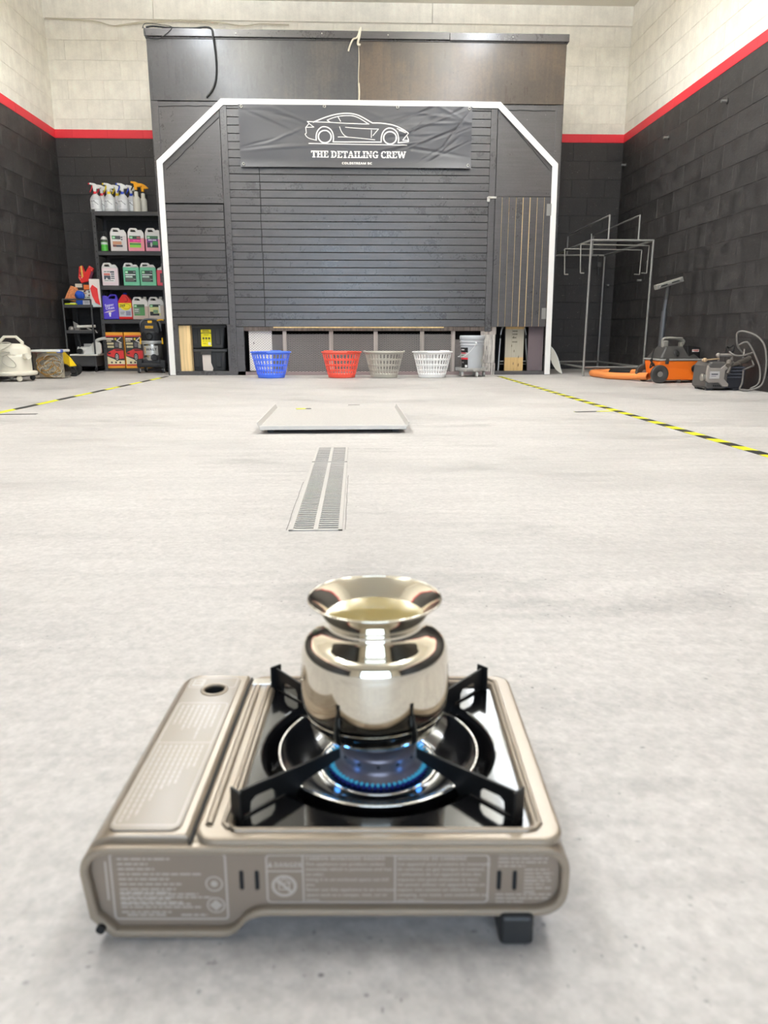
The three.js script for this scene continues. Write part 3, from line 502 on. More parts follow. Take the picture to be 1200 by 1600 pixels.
// ------------------------------------------------------------------ cables on the wall and the enclosure
tag(part('black_cable', [tube([[-1.93, 3.185, EZ + 0.02], [-1.86, 3.2, EZ + 0.0], [-1.7, 3.186, EZ + 0.01], [-1.5, 3.182, EZ + 0.02], [-1.34, 3.184, EZ + 0.03], [-1.31, 3.1, EZ + 0.045], [-1.297, 2.9, EZ + 0.02], [-1.31, 2.75, EZ + 0.015], [-1.35, 2.66, EZ + 0.015], [-1.405, 2.6, EZ + 0.012]], 0.0085, 90, 8)], M.rubber), 'black cable lying on the enclosure top and hanging down its fascia', 'cable');
tag(part('cable_loop', [tube([[-1.95, 3.18, EZ + 0.035], [-1.92, 3.1, EZ + 0.04], [-1.84, 3.08, EZ + 0.03], [-1.75, 3.12, EZ + 0.04], [-1.69, 3.185, EZ + 0.03], [-1.8, 3.21, EZ + 0.01], [-1.93, 3.215, EZ + 0.02], [-1.96, 3.17, EZ + 0.035]], 0.0035, 80, 6)], M.rubber), 'loops of thin black wire hanging at the enclosure top corner', 'wire');
tag(part('pale_cable', [tube([[-3.29, 3.691, -9.06], [-3.02, 3.677, -9.055], [-2.753, 3.662, -9.055], [-2.567, 3.622, -9.05], [-2.35, 3.645, -9.05], [-2.144, 3.662, -9.05], [-1.8, 3.682, -9.05], [-1.463, 3.67, -9.05], [-1.2, 3.64, -9.05], [-1.0, 3.66, -9.05], [-0.7, 3.655, -9.05]], 0.006, 90, 6), tube([[-2.567, 3.622, -9.05], [-2.2, 3.672, -9.05], [-1.9, 3.676, -9.05], [-1.46, 3.655, -9.05]], 0.004, 50, 6)], std(0xcfc6b2, 0.7)), 'cream painted cable sagging along the wall under the concrete beam', 'cable');
tag(part('foam_string', [tube([[0.06, 3.2, EZ + 0.035], [0.03, 3.12, EZ + 0.04], [-0.01, 3.1, EZ + 0.038], [-0.04, 3.05, EZ + 0.02], [-0.055, 3.01, EZ + 0.01]], 0.008, 30, 6), tube([[0.06, 3.2, EZ + 0.03], [0.05, 3.13, EZ + 0.045], [0.035, 3.07, EZ + 0.02], [0.06, 3.06, EZ + 0.02]], 0.011, 24, 6)], std(0xe0d8c6, 0.9)), 'strand of hardened cream foam stuck at the fascia seam', 'foam');
for (const [y, z, lab] of [[2.274, -6.599, 'small bolt stub in the right wall, nearest of the three under the red stripe'], [2.274, -7.778, 'small bolt stub in the right wall, middle of the three under the red stripe'], [2.265, -8.95, 'small bolt stub high in the right wall beside the corner'], [0.972, -8.194, 'small bolt stub in the right wall behind the pipe rack']]) {
  const b = thing('wall_bolt', lab, 'bolt', [XR - 0.009, y, z]); part('shank', mv(cyl(0.012, 0.012, 0.05, 0, 0, 0, 10), 0, 0, 0, 0, 0, Math.PI / 2), M.zinc, b); part('plate', mv(cyl(0.024, 0.024, 0.006, 0, 0, 0, 6), 0, 0, 0, 0, 0, Math.PI / 2), M.darkGrey, b);
}
{ const b = thing('wall_bolt', 'small bolt stub low in the back wall inside the pipe rack', 'bolt', [2.974, 0.972, ZB + 0.009]); part('shank', mv(cyl(0.012, 0.012, 0.05, 0, 0, 0, 10), 0, 0, 0, Math.PI / 2), M.zinc, b); part('plate', mv(cyl(0.024, 0.024, 0.006, 0, 0, 0, 6), 0, 0, 0, Math.PI / 2), M.darkGrey, b); }

// ------------------------------------------------------------------ shelving rack on the left with its bottles
const SH = [1.713, 1.303, 0.938, 0.573, 0.03], RZ0 = -8.72, RZ1 = -9.08;
{
  const g = thing('shelving_rack', 'black metal shelving rack with five shelves against the back wall', 'rack', [-2.43, 0, (RZ0 + RZ1) / 2]);
  for (const y of SH) { const s = part('shelf', [bb(-0.43, 0.43, y - 0.008, y - 0.001, -0.18, 0.18, 0.001), bb(-0.43, 0.43, y - 0.046, y - 0.002, 0.172, 0.18, 0.002), bb(-0.43, 0.43, y - 0.046, y - 0.002, -0.18, -0.172, 0.002), bb(-0.43, -0.422, y - 0.046, y - 0.002, -0.18, 0.18), bb(0.422, 0.43, y - 0.046, y - 0.002, -0.18, 0.18)], M.blackMetal, g); }
  for (const sx of [-1, 1]) for (const sz of [-1, 1]) { const x = sx * 0.436, z = sz * 0.184; const p = part('post', [box(0.003, 1.73, 0.034, x, 0.865, z - sz * 0.017, 0), box(0.034, 1.73, 0.003, x - sx * 0.017, 0.865, z, 0)], M.blackMetal, g); if (sz > 0) part('slot_holes', Array.from({ length: 26 }, (_, k) => box(0.007, 0.016, 0.001, x - sx * 0.017, 0.06 + k * 0.065, z + 0.0018, 0)), M.rubber, p).userData.kind = 'stuff'; }
}
const milky = phys(0xe9e3dd, 0.42, 0, { clearcoat: 0.3, clearcoatRoughness: 0.3 });
const clearPlastic = phys(0xf1f1f1, 0.3, 0, { transmission: 0.25, thickness: 0 });
// jug: grip loop, shoulder and capped neck; liquid shows as a coloured lower body
const jugOutline = [[-0.083, 0.0], [0.083, 0.0], [0.087, 0.006], [0.087, 0.185], [0.082, 0.2], [0.066, 0.222], [0.064, 0.228], [0.03, 0.228], [0.026, 0.222], [0.018, 0.236], [0.006, 0.246], [-0.055, 0.246], [-0.068, 0.238], [-0.085, 0.2], [-0.087, 0.185], [-0.087, 0.006]];
const jugGrip = [[-0.054, 0.206], [0.004, 0.206], [-0.01, 0.226], [-0.05, 0.226]];
const clipY = (pts, y0, y1) => { let out = pts; for (const [lim, s] of [[y0, 1], [y1, -1]]) { const src = out; out = []; for (let i = 0; i < src.length; i++) { const a = src[i], b = src[(i + 1) % src.length], da = (a[1] - lim) * s, db = (b[1] - lim) * s; if (da >= 0) out.push(a); if (da * db < 0) { const t = da / (da - db); out.push([a[0] + (b[0] - a[0]) * t, lim]); } } } return out; };
function label128(draw, w = 128, h = 128) { return std(0xffffff, 0.5, 0, { map: canvasTex(w, h, draw) }); }
const words = (x, x0, y, lens, h, gap = 5) => { for (const l of lens) { x.fillRect(x0, y, l, h); x0 += l + gap; } };
function jug(lab, cat, x, y, fill, color, labelMat, turn = 0, z = -8.85, opts = {}) {
  const g = thing('chemical_jug', lab, cat, [x, y, z], turn, 'gallon jugs on the rack');
  const liquid = color === null ? null : phys(color, 0.4, 0, { clearcoat: 0.3, clearcoatRoughness: 0.3 });
  if (liquid) part('liquid', ext(shapeOf(clipY(jugOutline, 0, fill)), 0.12, 0.006, -0.06), liquid, g);
  part('body', ext(shapeOf(clipY(jugOutline, liquid ? fill : 0, 0.3), [jugGrip]), 0.12, 0.006, -0.06), opts.body || milky, g);
  part('cap', cyl(0.019, 0.018, 0.022, 0.047, 0.227, 0, 16), opts.cap || M.blackPlastic, g);
  part('label', box(0.118, 0.122, 0.0015, -0.01, 0.103, 0.061, 0), labelMat, g);
  return g;
}
const logo = (x, c = '#3ba34a') => { x.fillStyle = c; x.fillRect(4, 4, 34, 30); x.fillStyle = '#fff'; x.font = 'bold 24px sans-serif'; x.fillText('3D', 5, 28); };
const L1 = label128((x, w, h) => { x.fillStyle = '#d9d2cc'; x.fillRect(0, 0, w, h); x.fillStyle = '#4a4a4c'; x.fillRect(0, 0, 96, 38); logo(x); x.fillStyle = '#f6f2ee'; words(x, 10, 44, [60, 30], 10); x.fillStyle = '#c98d6a'; x.fillRect(6, 62, 100, 34); x.fillStyle = '#7b3f37'; x.fillRect(6, 98, 40, 24); x.fillStyle = '#3c3c40'; x.fillRect(46, 100, 70, 22); x.fillRect(100, 10, 20, 12); x.fillRect(100, 34, 20, 12); });
const L2 = label128((x, w, h) => { x.fillStyle = '#e02c8c'; x.fillRect(0, 0, w, h); x.fillStyle = '#33503a'; x.fillRect(0, 0, w, 36); logo(x); x.fillStyle = '#b66'; x.fillRect(84, 8, 40, 20); x.fillStyle = '#ff6cb4'; words(x, 40, 48, [34, 40], 9); x.fillStyle = '#d9d070'; x.fillRect(0, 72, w, 7); x.fillStyle = '#3e8a3c'; x.fillRect(0, 80, w, 20); x.fillStyle = '#8ecb3e'; x.fillRect(0, 100, w, 28); });
const L3 = label128((x, w, h) => { x.fillStyle = '#6f3a86'; x.fillRect(0, 0, w, h); x.fillStyle = '#3b6a44'; x.fillRect(0, 0, w, 32); logo(x); x.fillStyle = '#f4eef4'; words(x, 16, 40, [44, 44], 11); x.fillStyle = '#262334'; x.fillRect(0, 72, 50, 56); x.fillRect(50, 100, 78, 28); x.fillStyle = '#3f9a4a'; x.fillRect(64, 58, 60, 42); x.fillStyle = '#dcd9cf'; x.beginPath(); x.ellipse(48, 96, 11, 26, 0, 0, 7); x.fill(); });
const L4 = label128((x, w, h) => { x.fillStyle = '#efe6e2'; x.fillRect(0, 0, w, h); x.fillStyle = '#8c8a86'; words(x, 6, 8, [30, 34], 14); x.fillStyle = '#44464c'; x.fillRect(78, 8, 46, 18); x.fillStyle = '#cf6f63'; x.fillRect(4, 32, 72, 24); x.fillStyle = '#4a4d56'; x.fillRect(4, 58, 74, 44); x.fillRect(84, 34, 40, 14); x.fillRect(84, 58, 40, 14); x.fillRect(84, 82, 40, 12); x.fillStyle = '#e9e4e0'; x.beginPath(); x.moveTo(20, 102); x.lineTo(34, 78); x.lineTo(50, 102); x.fill(); x.fillStyle = '#8c8a86'; words(x, 6, 110, [50, 50], 8); });
const L5 = label128((x, w, h) => { x.fillStyle = '#2f3d36'; x.fillRect(0, 0, w, h); logo(x, '#3fae55'); x.fillStyle = '#e7efe8'; x.fillRect(4, 42, 118, 10); x.fillStyle = '#9fb9a8'; x.fillRect(4, 60, 84, 22); x.fillStyle = '#5c5f58'; x.fillRect(4, 86, 100, 34); x.fillStyle = '#dfe7e0'; words(x, 10, 64, [40, 26], 6); words(x, 100, 14, [8, 8], 6); words(x, 100, 96, [8, 8], 6); });
const L6 = label128((x, w, h) => { x.fillStyle = '#58965a'; x.fillRect(0, 0, w, h); x.fillStyle = '#3c5a42'; x.fillRect(0, 0, w, 34); logo(x, '#4fae58'); x.fillStyle = '#7c8a7c'; x.fillRect(4, 40, 66, 70); x.fillStyle = '#d7ddd3'; words(x, 8, 54, [50], 8); words(x, 8, 76, [44], 7); });
const L7 = label128((x, w, h) => { x.fillStyle = '#e5df9c'; x.fillRect(0, 0, w, h); x.fillStyle = '#2f3d36'; x.fillRect(0, 0, w, 30); logo(x, '#4fae58'); x.fillStyle = '#7fa37e'; x.fillRect(40, 64, 56, 36); x.fillStyle = '#23252a'; x.fillRect(0, 84, 40, 44); x.fillRect(40, 104, 70, 24); x.fillStyle = '#f2efe4'; x.fillRect(106, 10, 22, 90); });
jug('milky jug with a pale beige label, left of three on the second shelf', 'jug', -2.636, 1.304, 0.16, 0xddd0cb, L1, 0.22);
jug('pink jug with a magenta and green label, middle of the second shelf', 'jug', -2.445, 1.304, 0.14, 0xf08a96, L2, 0.22);
jug('pink jug with a purple label, right end of the second shelf', 'jug', -2.255, 1.304, 0.13, 0xee98ac, L3, 0.22);
jug('pale pink jug with a grey picture label, alone on the left of the third shelf', 'jug', -2.76, 0.939, 0.19, 0xf3dadb, L4, 0.2);
jug('green jug with a dark label, left of the two on the third shelf', 'jug', -2.525, 0.939, 0.198, 0x63b98c, L5, 0.22);
jug('green jug with a dark label, right of the two on the third shelf', 'jug', -2.34, 0.939, 0.198, 0x68bd8d, L5, 0.22);
jug('beige jug with a square green label beside the red bottle', 'jug', -2.446, 0.574, 0.14, 0xd6bcae, L6, 0.06, -8.85, { cap: M.offWhite });
jug('beige jug with a yellow and black label, right end of the fourth shelf', 'jug', -2.268, 0.574, 0.15, 0xdac9bb, L7, 0.06, -8.85, { cap: M.offWhite });
{ // red bottle half hidden by the stripe
  const g = thing('red_bottle', 'red bottle with a white cap half hidden behind the white stripe', 'bottle', [-2.17, 0.939, -8.84], 0.2);
  part('body', ext(shapeOf(roundRect(-0.07, 0, 0.07, 0.17, 0.012)), 0.1, 0.006, -0.05), std(0xe23a4e, 0.4), g); part('neck', [lathe([[0.068, 0.168], [0.06, 0.19], [0.02, 0.21], [0.018, 0.225], [0.0001, 0.225]], 20)], milky, g); part('cap', cyl(0.018, 0.016, 0.022, 0, 0.222, 0, 14), M.white, g);
  part('label', box(0.07, 0.1, 0.002, 0.0, 0.085, 0.051, 0), std(0x433538, 0.5), g);
}
{ // purple jug, grip on the right
  const g = thing('purple_jug', 'purple jug with white lettering at the left of the fourth shelf', 'jug', [-2.79, 0.574, -8.85], 0.2);
  const pm = std(0x4a2fc4, 0.38), o = [[-0.088, 0], [0.088, 0], [0.093, 0.008], [0.093, 0.215], [0.083, 0.262], [0.068, 0.276], [0.01, 0.276], [-0.006, 0.258], [-0.016, 0.246], [-0.03, 0.258], [-0.085, 0.258], [-0.092, 0.245], [-0.093, 0.008]];
  part('body', ext(shapeOf(o, [[[0.0, 0.226], [0.05, 0.226], [0.062, 0.236], [0.058, 0.254], [0.018, 0.254], [0.004, 0.242]]]), 0.13, 0.008, -0.065), pm, g);
  part('cap', cyl(0.02, 0.02, 0.022, -0.058, 0.256, 0, 14), std(0x2d2450, 0.5), g);
  part('print', box(0.15, 0.16, 0.001, -0.005, 0.105, 0.0655, 0), label128((x, w, h) => { x.fillStyle = '#4a2fc4'; x.fillRect(0, 0, w, h); x.save(); x.translate(64, 34); x.rotate(-0.12); x.fillStyle = '#f2ecf6'; x.font = 'bold 30px sans-serif'; x.textAlign = 'center'; x.fillText('Super', 0, 0); x.fillText('Clean', 2, 26); x.restore(); x.fillStyle = '#cdb6c6'; x.beginPath(); x.moveTo(8, 92); x.lineTo(56, 70); x.lineTo(122, 66); x.lineTo(80, 86); x.fill(); x.fillStyle = '#f2ecf6'; x.beginPath(); x.arc(64, 98, 12, 0, 7); x.fill(); x.fillRect(57, 104, 14, 20); }), g);
}
{ // red bottle with yellow label
  const g = thing('red_cleaner_bottle', 'red bottle with a yellow and silver label and blue cap', 'bottle', [-2.613, 0.574, -8.84], 0.06), rm = std(0xe02a24, 0.38);
  part('body', ext(shapeOf([[-0.07, 0], [0.07, 0], [0.075, 0.006], [0.075, 0.19], [0.064, 0.215], [0.03, 0.262], [0.022, 0.272], [-0.022, 0.272], [-0.03, 0.262], [-0.064, 0.215], [-0.075, 0.19], [-0.075, 0.006]]), 0.1, 0.008, -0.05, 3), rm, g);
  part('cap', cyl(0.021, 0.02, 0.02, 0, 0.27, 0, 16), std(0x2f49c8, 0.4), g);
  part('grip_recess', tube([[0.0, 0.19, 0.05], [0.028, 0.2, 0.05], [0.03, 0.225, 0.05], [0.01, 0.255, 0.046]], 0.004, 20, 6), std(0xa3150f, 0.5), g);
  part('label', box(0.14, 0.15, 0.001, 0, 0.104, 0.0505, 0), label128((x, w, h) => { x.fillStyle = '#c7c6cc'; x.fillRect(0, 0, w, h); x.fillStyle = '#f3df1d'; x.fillRect(0, 0, w, 44); x.beginPath(); x.ellipse(70, 36, 50, 32, 0, 0, 7); x.fill(); x.strokeStyle = '#c8a512'; x.lineWidth = 5; x.beginPath(); x.ellipse(78, 32, 38, 24, 0, 0, 7); x.stroke(); x.fillStyle = '#2a3a1c'; x.font = 'bold 34px sans-serif'; x.fillText('ZEP', 10, 38); x.fillStyle = '#8f8fa8'; x.fillRect(70, 76, 46, 40); x.fillStyle = '#6f6f76'; words(x, 12, 84, [44], 6); words(x, 12, 98, [38], 5); }), g);
}
// spray bottles
function spray(kind, headMat, trigMat, collarMat) {
  const g = new THREE.Group(); g.name = 'spray_bottle';
  const bottle = kind === 'slim'
    ? lathe([[0.0001, 0], [0.036, 0], [0.04, 0.004], [0.04, 0.135], [0.036, 0.15], [0.022, 0.165], [0.021, 0.21], [0.013, 0.216], [0.0001, 0.216]], 24)
    : lathe([[0.0001, 0], [0.043, 0], [0.047, 0.004], [0.047, 0.125], [0.044, 0.14], [0.03, 0.168], [0.019, 0.182], [0.015, 0.2], [0.0001, 0.2]], 24);
  const y = kind === 'slim' ? 0.214 : 0.195, s = kind === 'slim' ? 0.85 : 1;
  part('bottle', kind === 'slim' ? bottle : bottle.scale(1.28, 1, 0.98), kind === 'slim' ? M.offWhite : clearPlastic, g);
  part('collar', cyl(0.021 * s, 0.018 * s, 0.026, 0, y - 0.012, 0, 18), collarMat, g);
  part('spray_head', mv(ext(shapeOf([[-0.012, 0], [0.014, 0], [0.018, 0.03], [0.06, 0.035], [0.066, 0.042], [0.03, 0.072], [0.0, 0.086], [-0.048, 0.092], [-0.052, 0.074], [-0.02, 0.066]]), 0.03, 0.004, -0.015), 0, y + 0.012, 0), headMat, g);
  const t = part('trigger', mv(ext(shapeOf([[-0.03, 0.068], [-0.018, 0.066], [-0.03, 0.03], [-0.05, 0.0], [-0.058, -0.004], [-0.056, 0.006], [-0.04, 0.035]]), 0.014, 0.002, -0.007), 0, y + 0.012, 0), trigMat, g);
  part('nozzle', mv(cyl(0.008, 0.01, 0.016, 0, 0, 0, 10), -0.05, y + 0.094, 0, 0, 0, Math.PI / 2), trigMat, g);
  if (kind !== 'slim') part('print', new THREE.CylinderGeometry(0.0475, 0.0475, 0.09, 16, 1, true, -0.9, 1.8).translate(0, 0.075, 0).scale(1.28, 1, 0.98), phys(0xffffff, 0.4, 0, { map: canvasTex(128, 96, (x, w, h) => { x.fillStyle = '#efefef'; x.fillRect(0, 0, w, h); x.fillStyle = '#55565a'; words(x, 12, 8, [30, 20], 6); words(x, 12, 20, [36], 4); x.fillStyle = '#9a9aa0'; for (let k = 0; k < 6; k++) words(x, 12, 34 + k * 9, [30 + (k * 7) % 16], 3); x.strokeStyle = '#44464a'; x.lineWidth = 5; x.beginPath(); x.moveTo(58, 14); x.lineTo(112, 52); x.stroke(); }) }), g);
  return g;
}
const cR = std(0xd92231, 0.4), cY = std(0xf2d312, 0.4), cB = std(0x1f49c9, 0.4), cO = std(0xf3a712, 0.4);
const kinds = { red: spray('wide', M.white, cR, cR), yellow: spray('wide', M.white, cY, cY), blue: spray('wide', M.white, cB, cB), orange: spray('slim', cO, M.blackPlastic, M.blackPlastic) };
for (const [k, x, z, lab] of [
  ['red', -2.838, -8.80, 'clear spray bottle with a red trigger, first in front on the top shelf'], ['red', -2.80, -8.905, 'clear spray bottle with a red trigger, second in its line'], ['red', -2.765, -9.01, 'clear spray bottle with a red trigger, third and hindmost in its line'],
  ['yellow', -2.688, -8.80, 'clear spray bottle with a yellow trigger, in front of its twin'], ['yellow', -2.632, -8.91, 'clear spray bottle with a yellow trigger, behind its twin'],
  ['blue', -2.543, -8.80, 'clear spray bottle with a blue trigger, in front of its twin'], ['blue', -2.48, -8.91, 'clear spray bottle with a blue trigger, behind its twin'],
  ['orange', -2.395, -8.80, 'slim white spray bottle with an orange head, in front of its twin'], ['orange', -2.352, -8.91, 'slim white spray bottle with an orange head, behind its twin']]) {
  const c = kinds[k].clone(); c.name = numbered('spray_bottle'); scene.add(c); c.position.set(x, SH[0] + 0.0005, z); c.rotation.y = -0.06;
  tag(c, lab, 'spray bottle', 'spray bottles on the top shelf');
}
{ const g = thing('green_spray_bottle', 'small bottle with a green label and black sprayer on the second shelf', 'bottle', [-2.80, 1.304, -8.85]);
  part('bottle', lathe([[0.0001, 0], [0.034, 0], [0.037, 0.004], [0.037, 0.13], [0.03, 0.15], [0.014, 0.165], [0.0001, 0.165]], 22), milky, g);
  part('label', new THREE.CylinderGeometry(0.0375, 0.0375, 0.12, 18, 1, true, -1.5, 3).translate(0, 0.068, 0), std(0xffffff, 0.4, 0, { map: canvasTex(64, 128, (x, w, h) => { x.fillStyle = '#5fc14a'; x.fillRect(0, 0, w, h); x.fillStyle = '#55604f'; x.fillRect(0, 0, w, 26); x.fillStyle = '#dfe4dc'; x.fillRect(0, 30, w, 26); x.fillStyle = '#3f9b3a'; x.fillRect(0, 74, w, 5); }) }), g);
  part('sprayer', [cyl(0.014, 0.012, 0.03, 0, 0.163, 0, 14), box(0.07, 0.022, 0.024, -0.012, 0.208, 0, 0.005), box(0.012, 0.04, 0.012, -0.03, 0.18, 0, 0.002)], M.blackPlastic, g); }
// sales boxes on the lowest shelf
const boxArt = canvasTex(256, 512, (x, w, h) => {
  x.fillStyle = '#f3a51c'; x.fillRect(0, 0, w, h); x.fillStyle = '#d5352b'; x.fillRect(8, 40, w - 8, 22); x.fillStyle = '#2a2422'; x.fillRect(8, 60, w - 8, 300);
  x.fillStyle = '#efe3b8'; x.fillRect(8, 330, w - 8, 128); x.fillStyle = '#2a2422'; x.beginPath(); x.moveTo(8, 300); x.lineTo(w, 300); x.lineTo(w, 400); x.lineTo(150, 400); x.lineTo(8, 340); x.fill();
  x.fillStyle = '#e8dcc0'; words(x, 18, 78, [100], 26); words(x, 18, 114, [70], 12); x.fillStyle = '#cfc296'; words(x, 22, 142, [96], 30); words(x, 26, 188, [92], 30); x.fillStyle = '#e9d12a'; x.beginPath(); x.arc(148, 92, 16, 0, 7); x.fill();
  x.strokeStyle = '#cfcac4'; x.lineWidth = 15; x.beginPath(); x.moveTo(226, 66); x.lineTo(166, 116); x.lineTo(232, 150); x.stroke(); x.fillStyle = '#6a6468'; x.fillRect(136, 142, 44, 66); x.fillStyle = '#a9a090'; x.fillRect(190, 150, 40, 70);
  x.fillStyle = '#df2f2b'; x.beginPath(); x.moveTo(14, 300); x.bezierCurveTo(40, 260, 90, 262, 110, 240); x.bezierCurveTo(170, 226, 220, 240, 250, 262); x.lineTo(250, 372); x.lineTo(180, 380); x.lineTo(14, 330); x.fill();
  x.fillStyle = '#7d1412'; x.beginPath(); x.moveTo(120, 246); x.bezierCurveTo(160, 232, 200, 240, 240, 258); x.lineTo(150, 268); x.fill(); x.fillStyle = '#3c1412'; x.fillRect(24, 288, 40, 22);
  x.fillStyle = '#191717'; x.beginPath(); x.ellipse(150, 350, 32, 60, 0, 0, 7); x.fill(); x.fillStyle = '#b9b4ae'; x.beginPath(); x.ellipse(150, 352, 20, 44, 0, 0, 7); x.fill(); x.fillStyle = '#45403e'; for (let k = 0; k < 5; k++) { x.beginPath(); x.ellipse(150 + 10 * Math.cos(k * 1.257), 352 + 24 * Math.sin(k * 1.257), 5, 10, k, 0, 7); x.fill(); }
  x.fillStyle = '#4b4134'; for (const k of [70, 130, 190]) { x.beginPath(); x.arc(k, 430, 14, 0, 7); x.fill(); } x.fillStyle = '#d5352b'; x.fillRect(8, 456, w - 8, 24);
});
for (const [x, lab, n] of [[-2.772, 'orange carton with a red sports car print, left of the two faced forward', 0], [-2.556, 'orange carton with a red sports car print, right of the two faced forward', 1]]) {
  const g = thing('display_carton', lab, 'carton', [x, 0.0305, -8.86], 0.16, 'printed cartons on the lowest shelf');
  part('carton', box(0.2, 0.4, 0.17, 0, 0.2, 0, 0.003), std(0xf2a21a, 0.55), g); part('printed_front', box(0.196, 0.396, 0.001, 0, 0.2, 0.0855, 0), std(0xffffff, 0.5, 0, { map: boxArt }), g); part('flap', box(0.19, 0.004, 0.16, 0, 0.4, 0, 0), std(0xe6b35a, 0.6), g);
}
{ const g = thing('plain_carton', 'narrow orange carton standing behind the wheeled shop vacuum', 'carton', [-2.405, 0.0305, -8.86], 0.1); part('carton', box(0.07, 0.32, 0.16, 0, 0.16, 0, 0.003), std(0xf0a01a, 0.55), g); part('side_print', box(0.03, 0.24, 0.001, 0.012, 0.15, 0.0805, 0), std(0xb8752a, 0.6), g); }
{ // yellow and black shop vacuum on casters
  const g = thing('wheeled_shop_vacuum', 'upright shop vacuum with a steel tank and black and yellow head', 'vacuum', [-2.235, 0, -8.42]);
  const bk = std(0x2c2c2f, 0.45), ye = std(0xf4b918, 0.45);
  part('caster_base', [box(0.3, 0.05, 0.24, 0, 0.085, 0, 0.02, 3), box(0.2, 0.06, 0.2, 0, 0.12, 0, 0.02, 3), box(0.06, 0.08, 0.06, -0.125, 0.1, 0.09, 0.012), box(0.06, 0.08, 0.06, 0.125, 0.1, 0.09, 0.012)], bk, g);
  for (const [x, z] of [[-0.13, 0.12], [0.13, 0.12], [-0.12, -0.11], [0.12, -0.11]]) { const c = part('caster', mv(cyl(0.03, 0.03, 0.024, 0, -0.012, 0, 20), x, 0.0305, z, 0, 0.5, Math.PI / 2), bk, g); part('hub', mv(cyl(0.019, 0.019, 0.028, 0, -0.014, 0, 16), x, 0.0305, z, 0, 0.5, Math.PI / 2), M.white, c); }
  part('tank', lathe([[0.0001, 0.13], [0.098, 0.13], [0.104, 0.136], [0.104, 0.17], [0.108, 0.176], [0.104, 0.182], [0.104, 0.3], [0.106, 0.305], [0.106, 0.315], [0.0001, 0.32]], 40), std(0xd8d6d2, 0.22, 0.9), g);
  part('tank_print', new THREE.CylinderGeometry(0.1045, 0.1045, 0.1, 20, 1, true, -0.8, 1.6).translate(0, 0.24, 0), std(0xffffff, 0.3, 0.3, { map: canvasTex(128, 96, (x, w, h) => { x.fillStyle = '#d8d6d2'; x.fillRect(0, 0, w, h); x.fillStyle = '#26262a'; x.font = 'bold 34px sans-serif'; x.fillText('WALT', 26, 48); x.fillStyle = '#e9b41a'; x.fillRect(10, 10, 8, 70); }) }), g);
  part('collar', [lathe([[0.11, 0.31], [0.117, 0.315], [0.117, 0.335], [0.112, 0.345], [0.0001, 0.345]], 36)], std(0xc4c4c4, 0.4, 0.4), g);
  const h = part('motor_head', [lathe([[0.113, 0.34], [0.115, 0.43], [0.108, 0.45], [0.0001, 0.455]], 30), mv(ext(shapeOf([[-0.1, 0.42], [0.1, 0.42], [0.108, 0.46], [0.09, 0.53], [0.07, 0.545], [-0.07, 0.545], [-0.09, 0.53], [-0.108, 0.46]]), 0.18, 0.02, -0.09, 3), 0, 0, 0)], bk, g);
  part('name_plate', box(0.1, 0.045, 0.002, 0, 0.485, 0.0905, 0), std(0xffffff, 0.5, 0, { map: canvasTex(128, 64, (x, w, h) => { x.fillStyle = '#4a4a4e'; x.fillRect(0, 0, w, h); x.fillStyle = '#f4b918'; x.fillRect(10, 12, 108, 36); x.fillStyle = '#2a2a2c'; x.font = 'bold 25px sans-serif'; x.fillText('DEWALT', 12, 40); }) }), h);
  part('switch_cover', box(0.05, 0.03, 0.02, 0.01, 0.54, 0.08, 0.006), ye, h); part('latch', [box(0.016, 0.07, 0.014, -0.118, 0.34, 0.03, 0.004), box(0.016, 0.07, 0.014, 0.118, 0.34, 0.03, 0.004)], ye, g);
  part('inlet_port', [mv(new THREE.TorusGeometry(0.034, 0.009, 10, 24), 0.0, 0.39, 0.112), mv(cyl(0.03, 0.03, 0.004, 0, 0, 0, 20), 0.0, 0.39, 0.104, Math.PI / 2)], M.rubber, g);
  part('drain_port', [mv(new THREE.TorusGeometry(0.03, 0.008, 8, 22), 0.035, 0.165, 0.102), mv(cyl(0.026, 0.026, 0.006, 0, 0, 0, 18), 0.035, 0.165, 0.1, Math.PI / 2)], bk, g);
  part('carry_handle', tube([[-0.1, 0.44, 0.02], [-0.105, 0.52, 0.03], [-0.06, 0.565, 0.02], [0.06, 0.565, 0.02], [0.105, 0.52, 0.03], [0.1, 0.44, 0.02]], 0.011, 36, 8), std(0x6a6a6e, 0.5), g);
  part('hose_hook', tube([[0.08, 0.555, 0.05], [0.12, 0.563, 0.05], [0.15, 0.56, 0.05]], 0.008, 14, 8), ye, g);
}
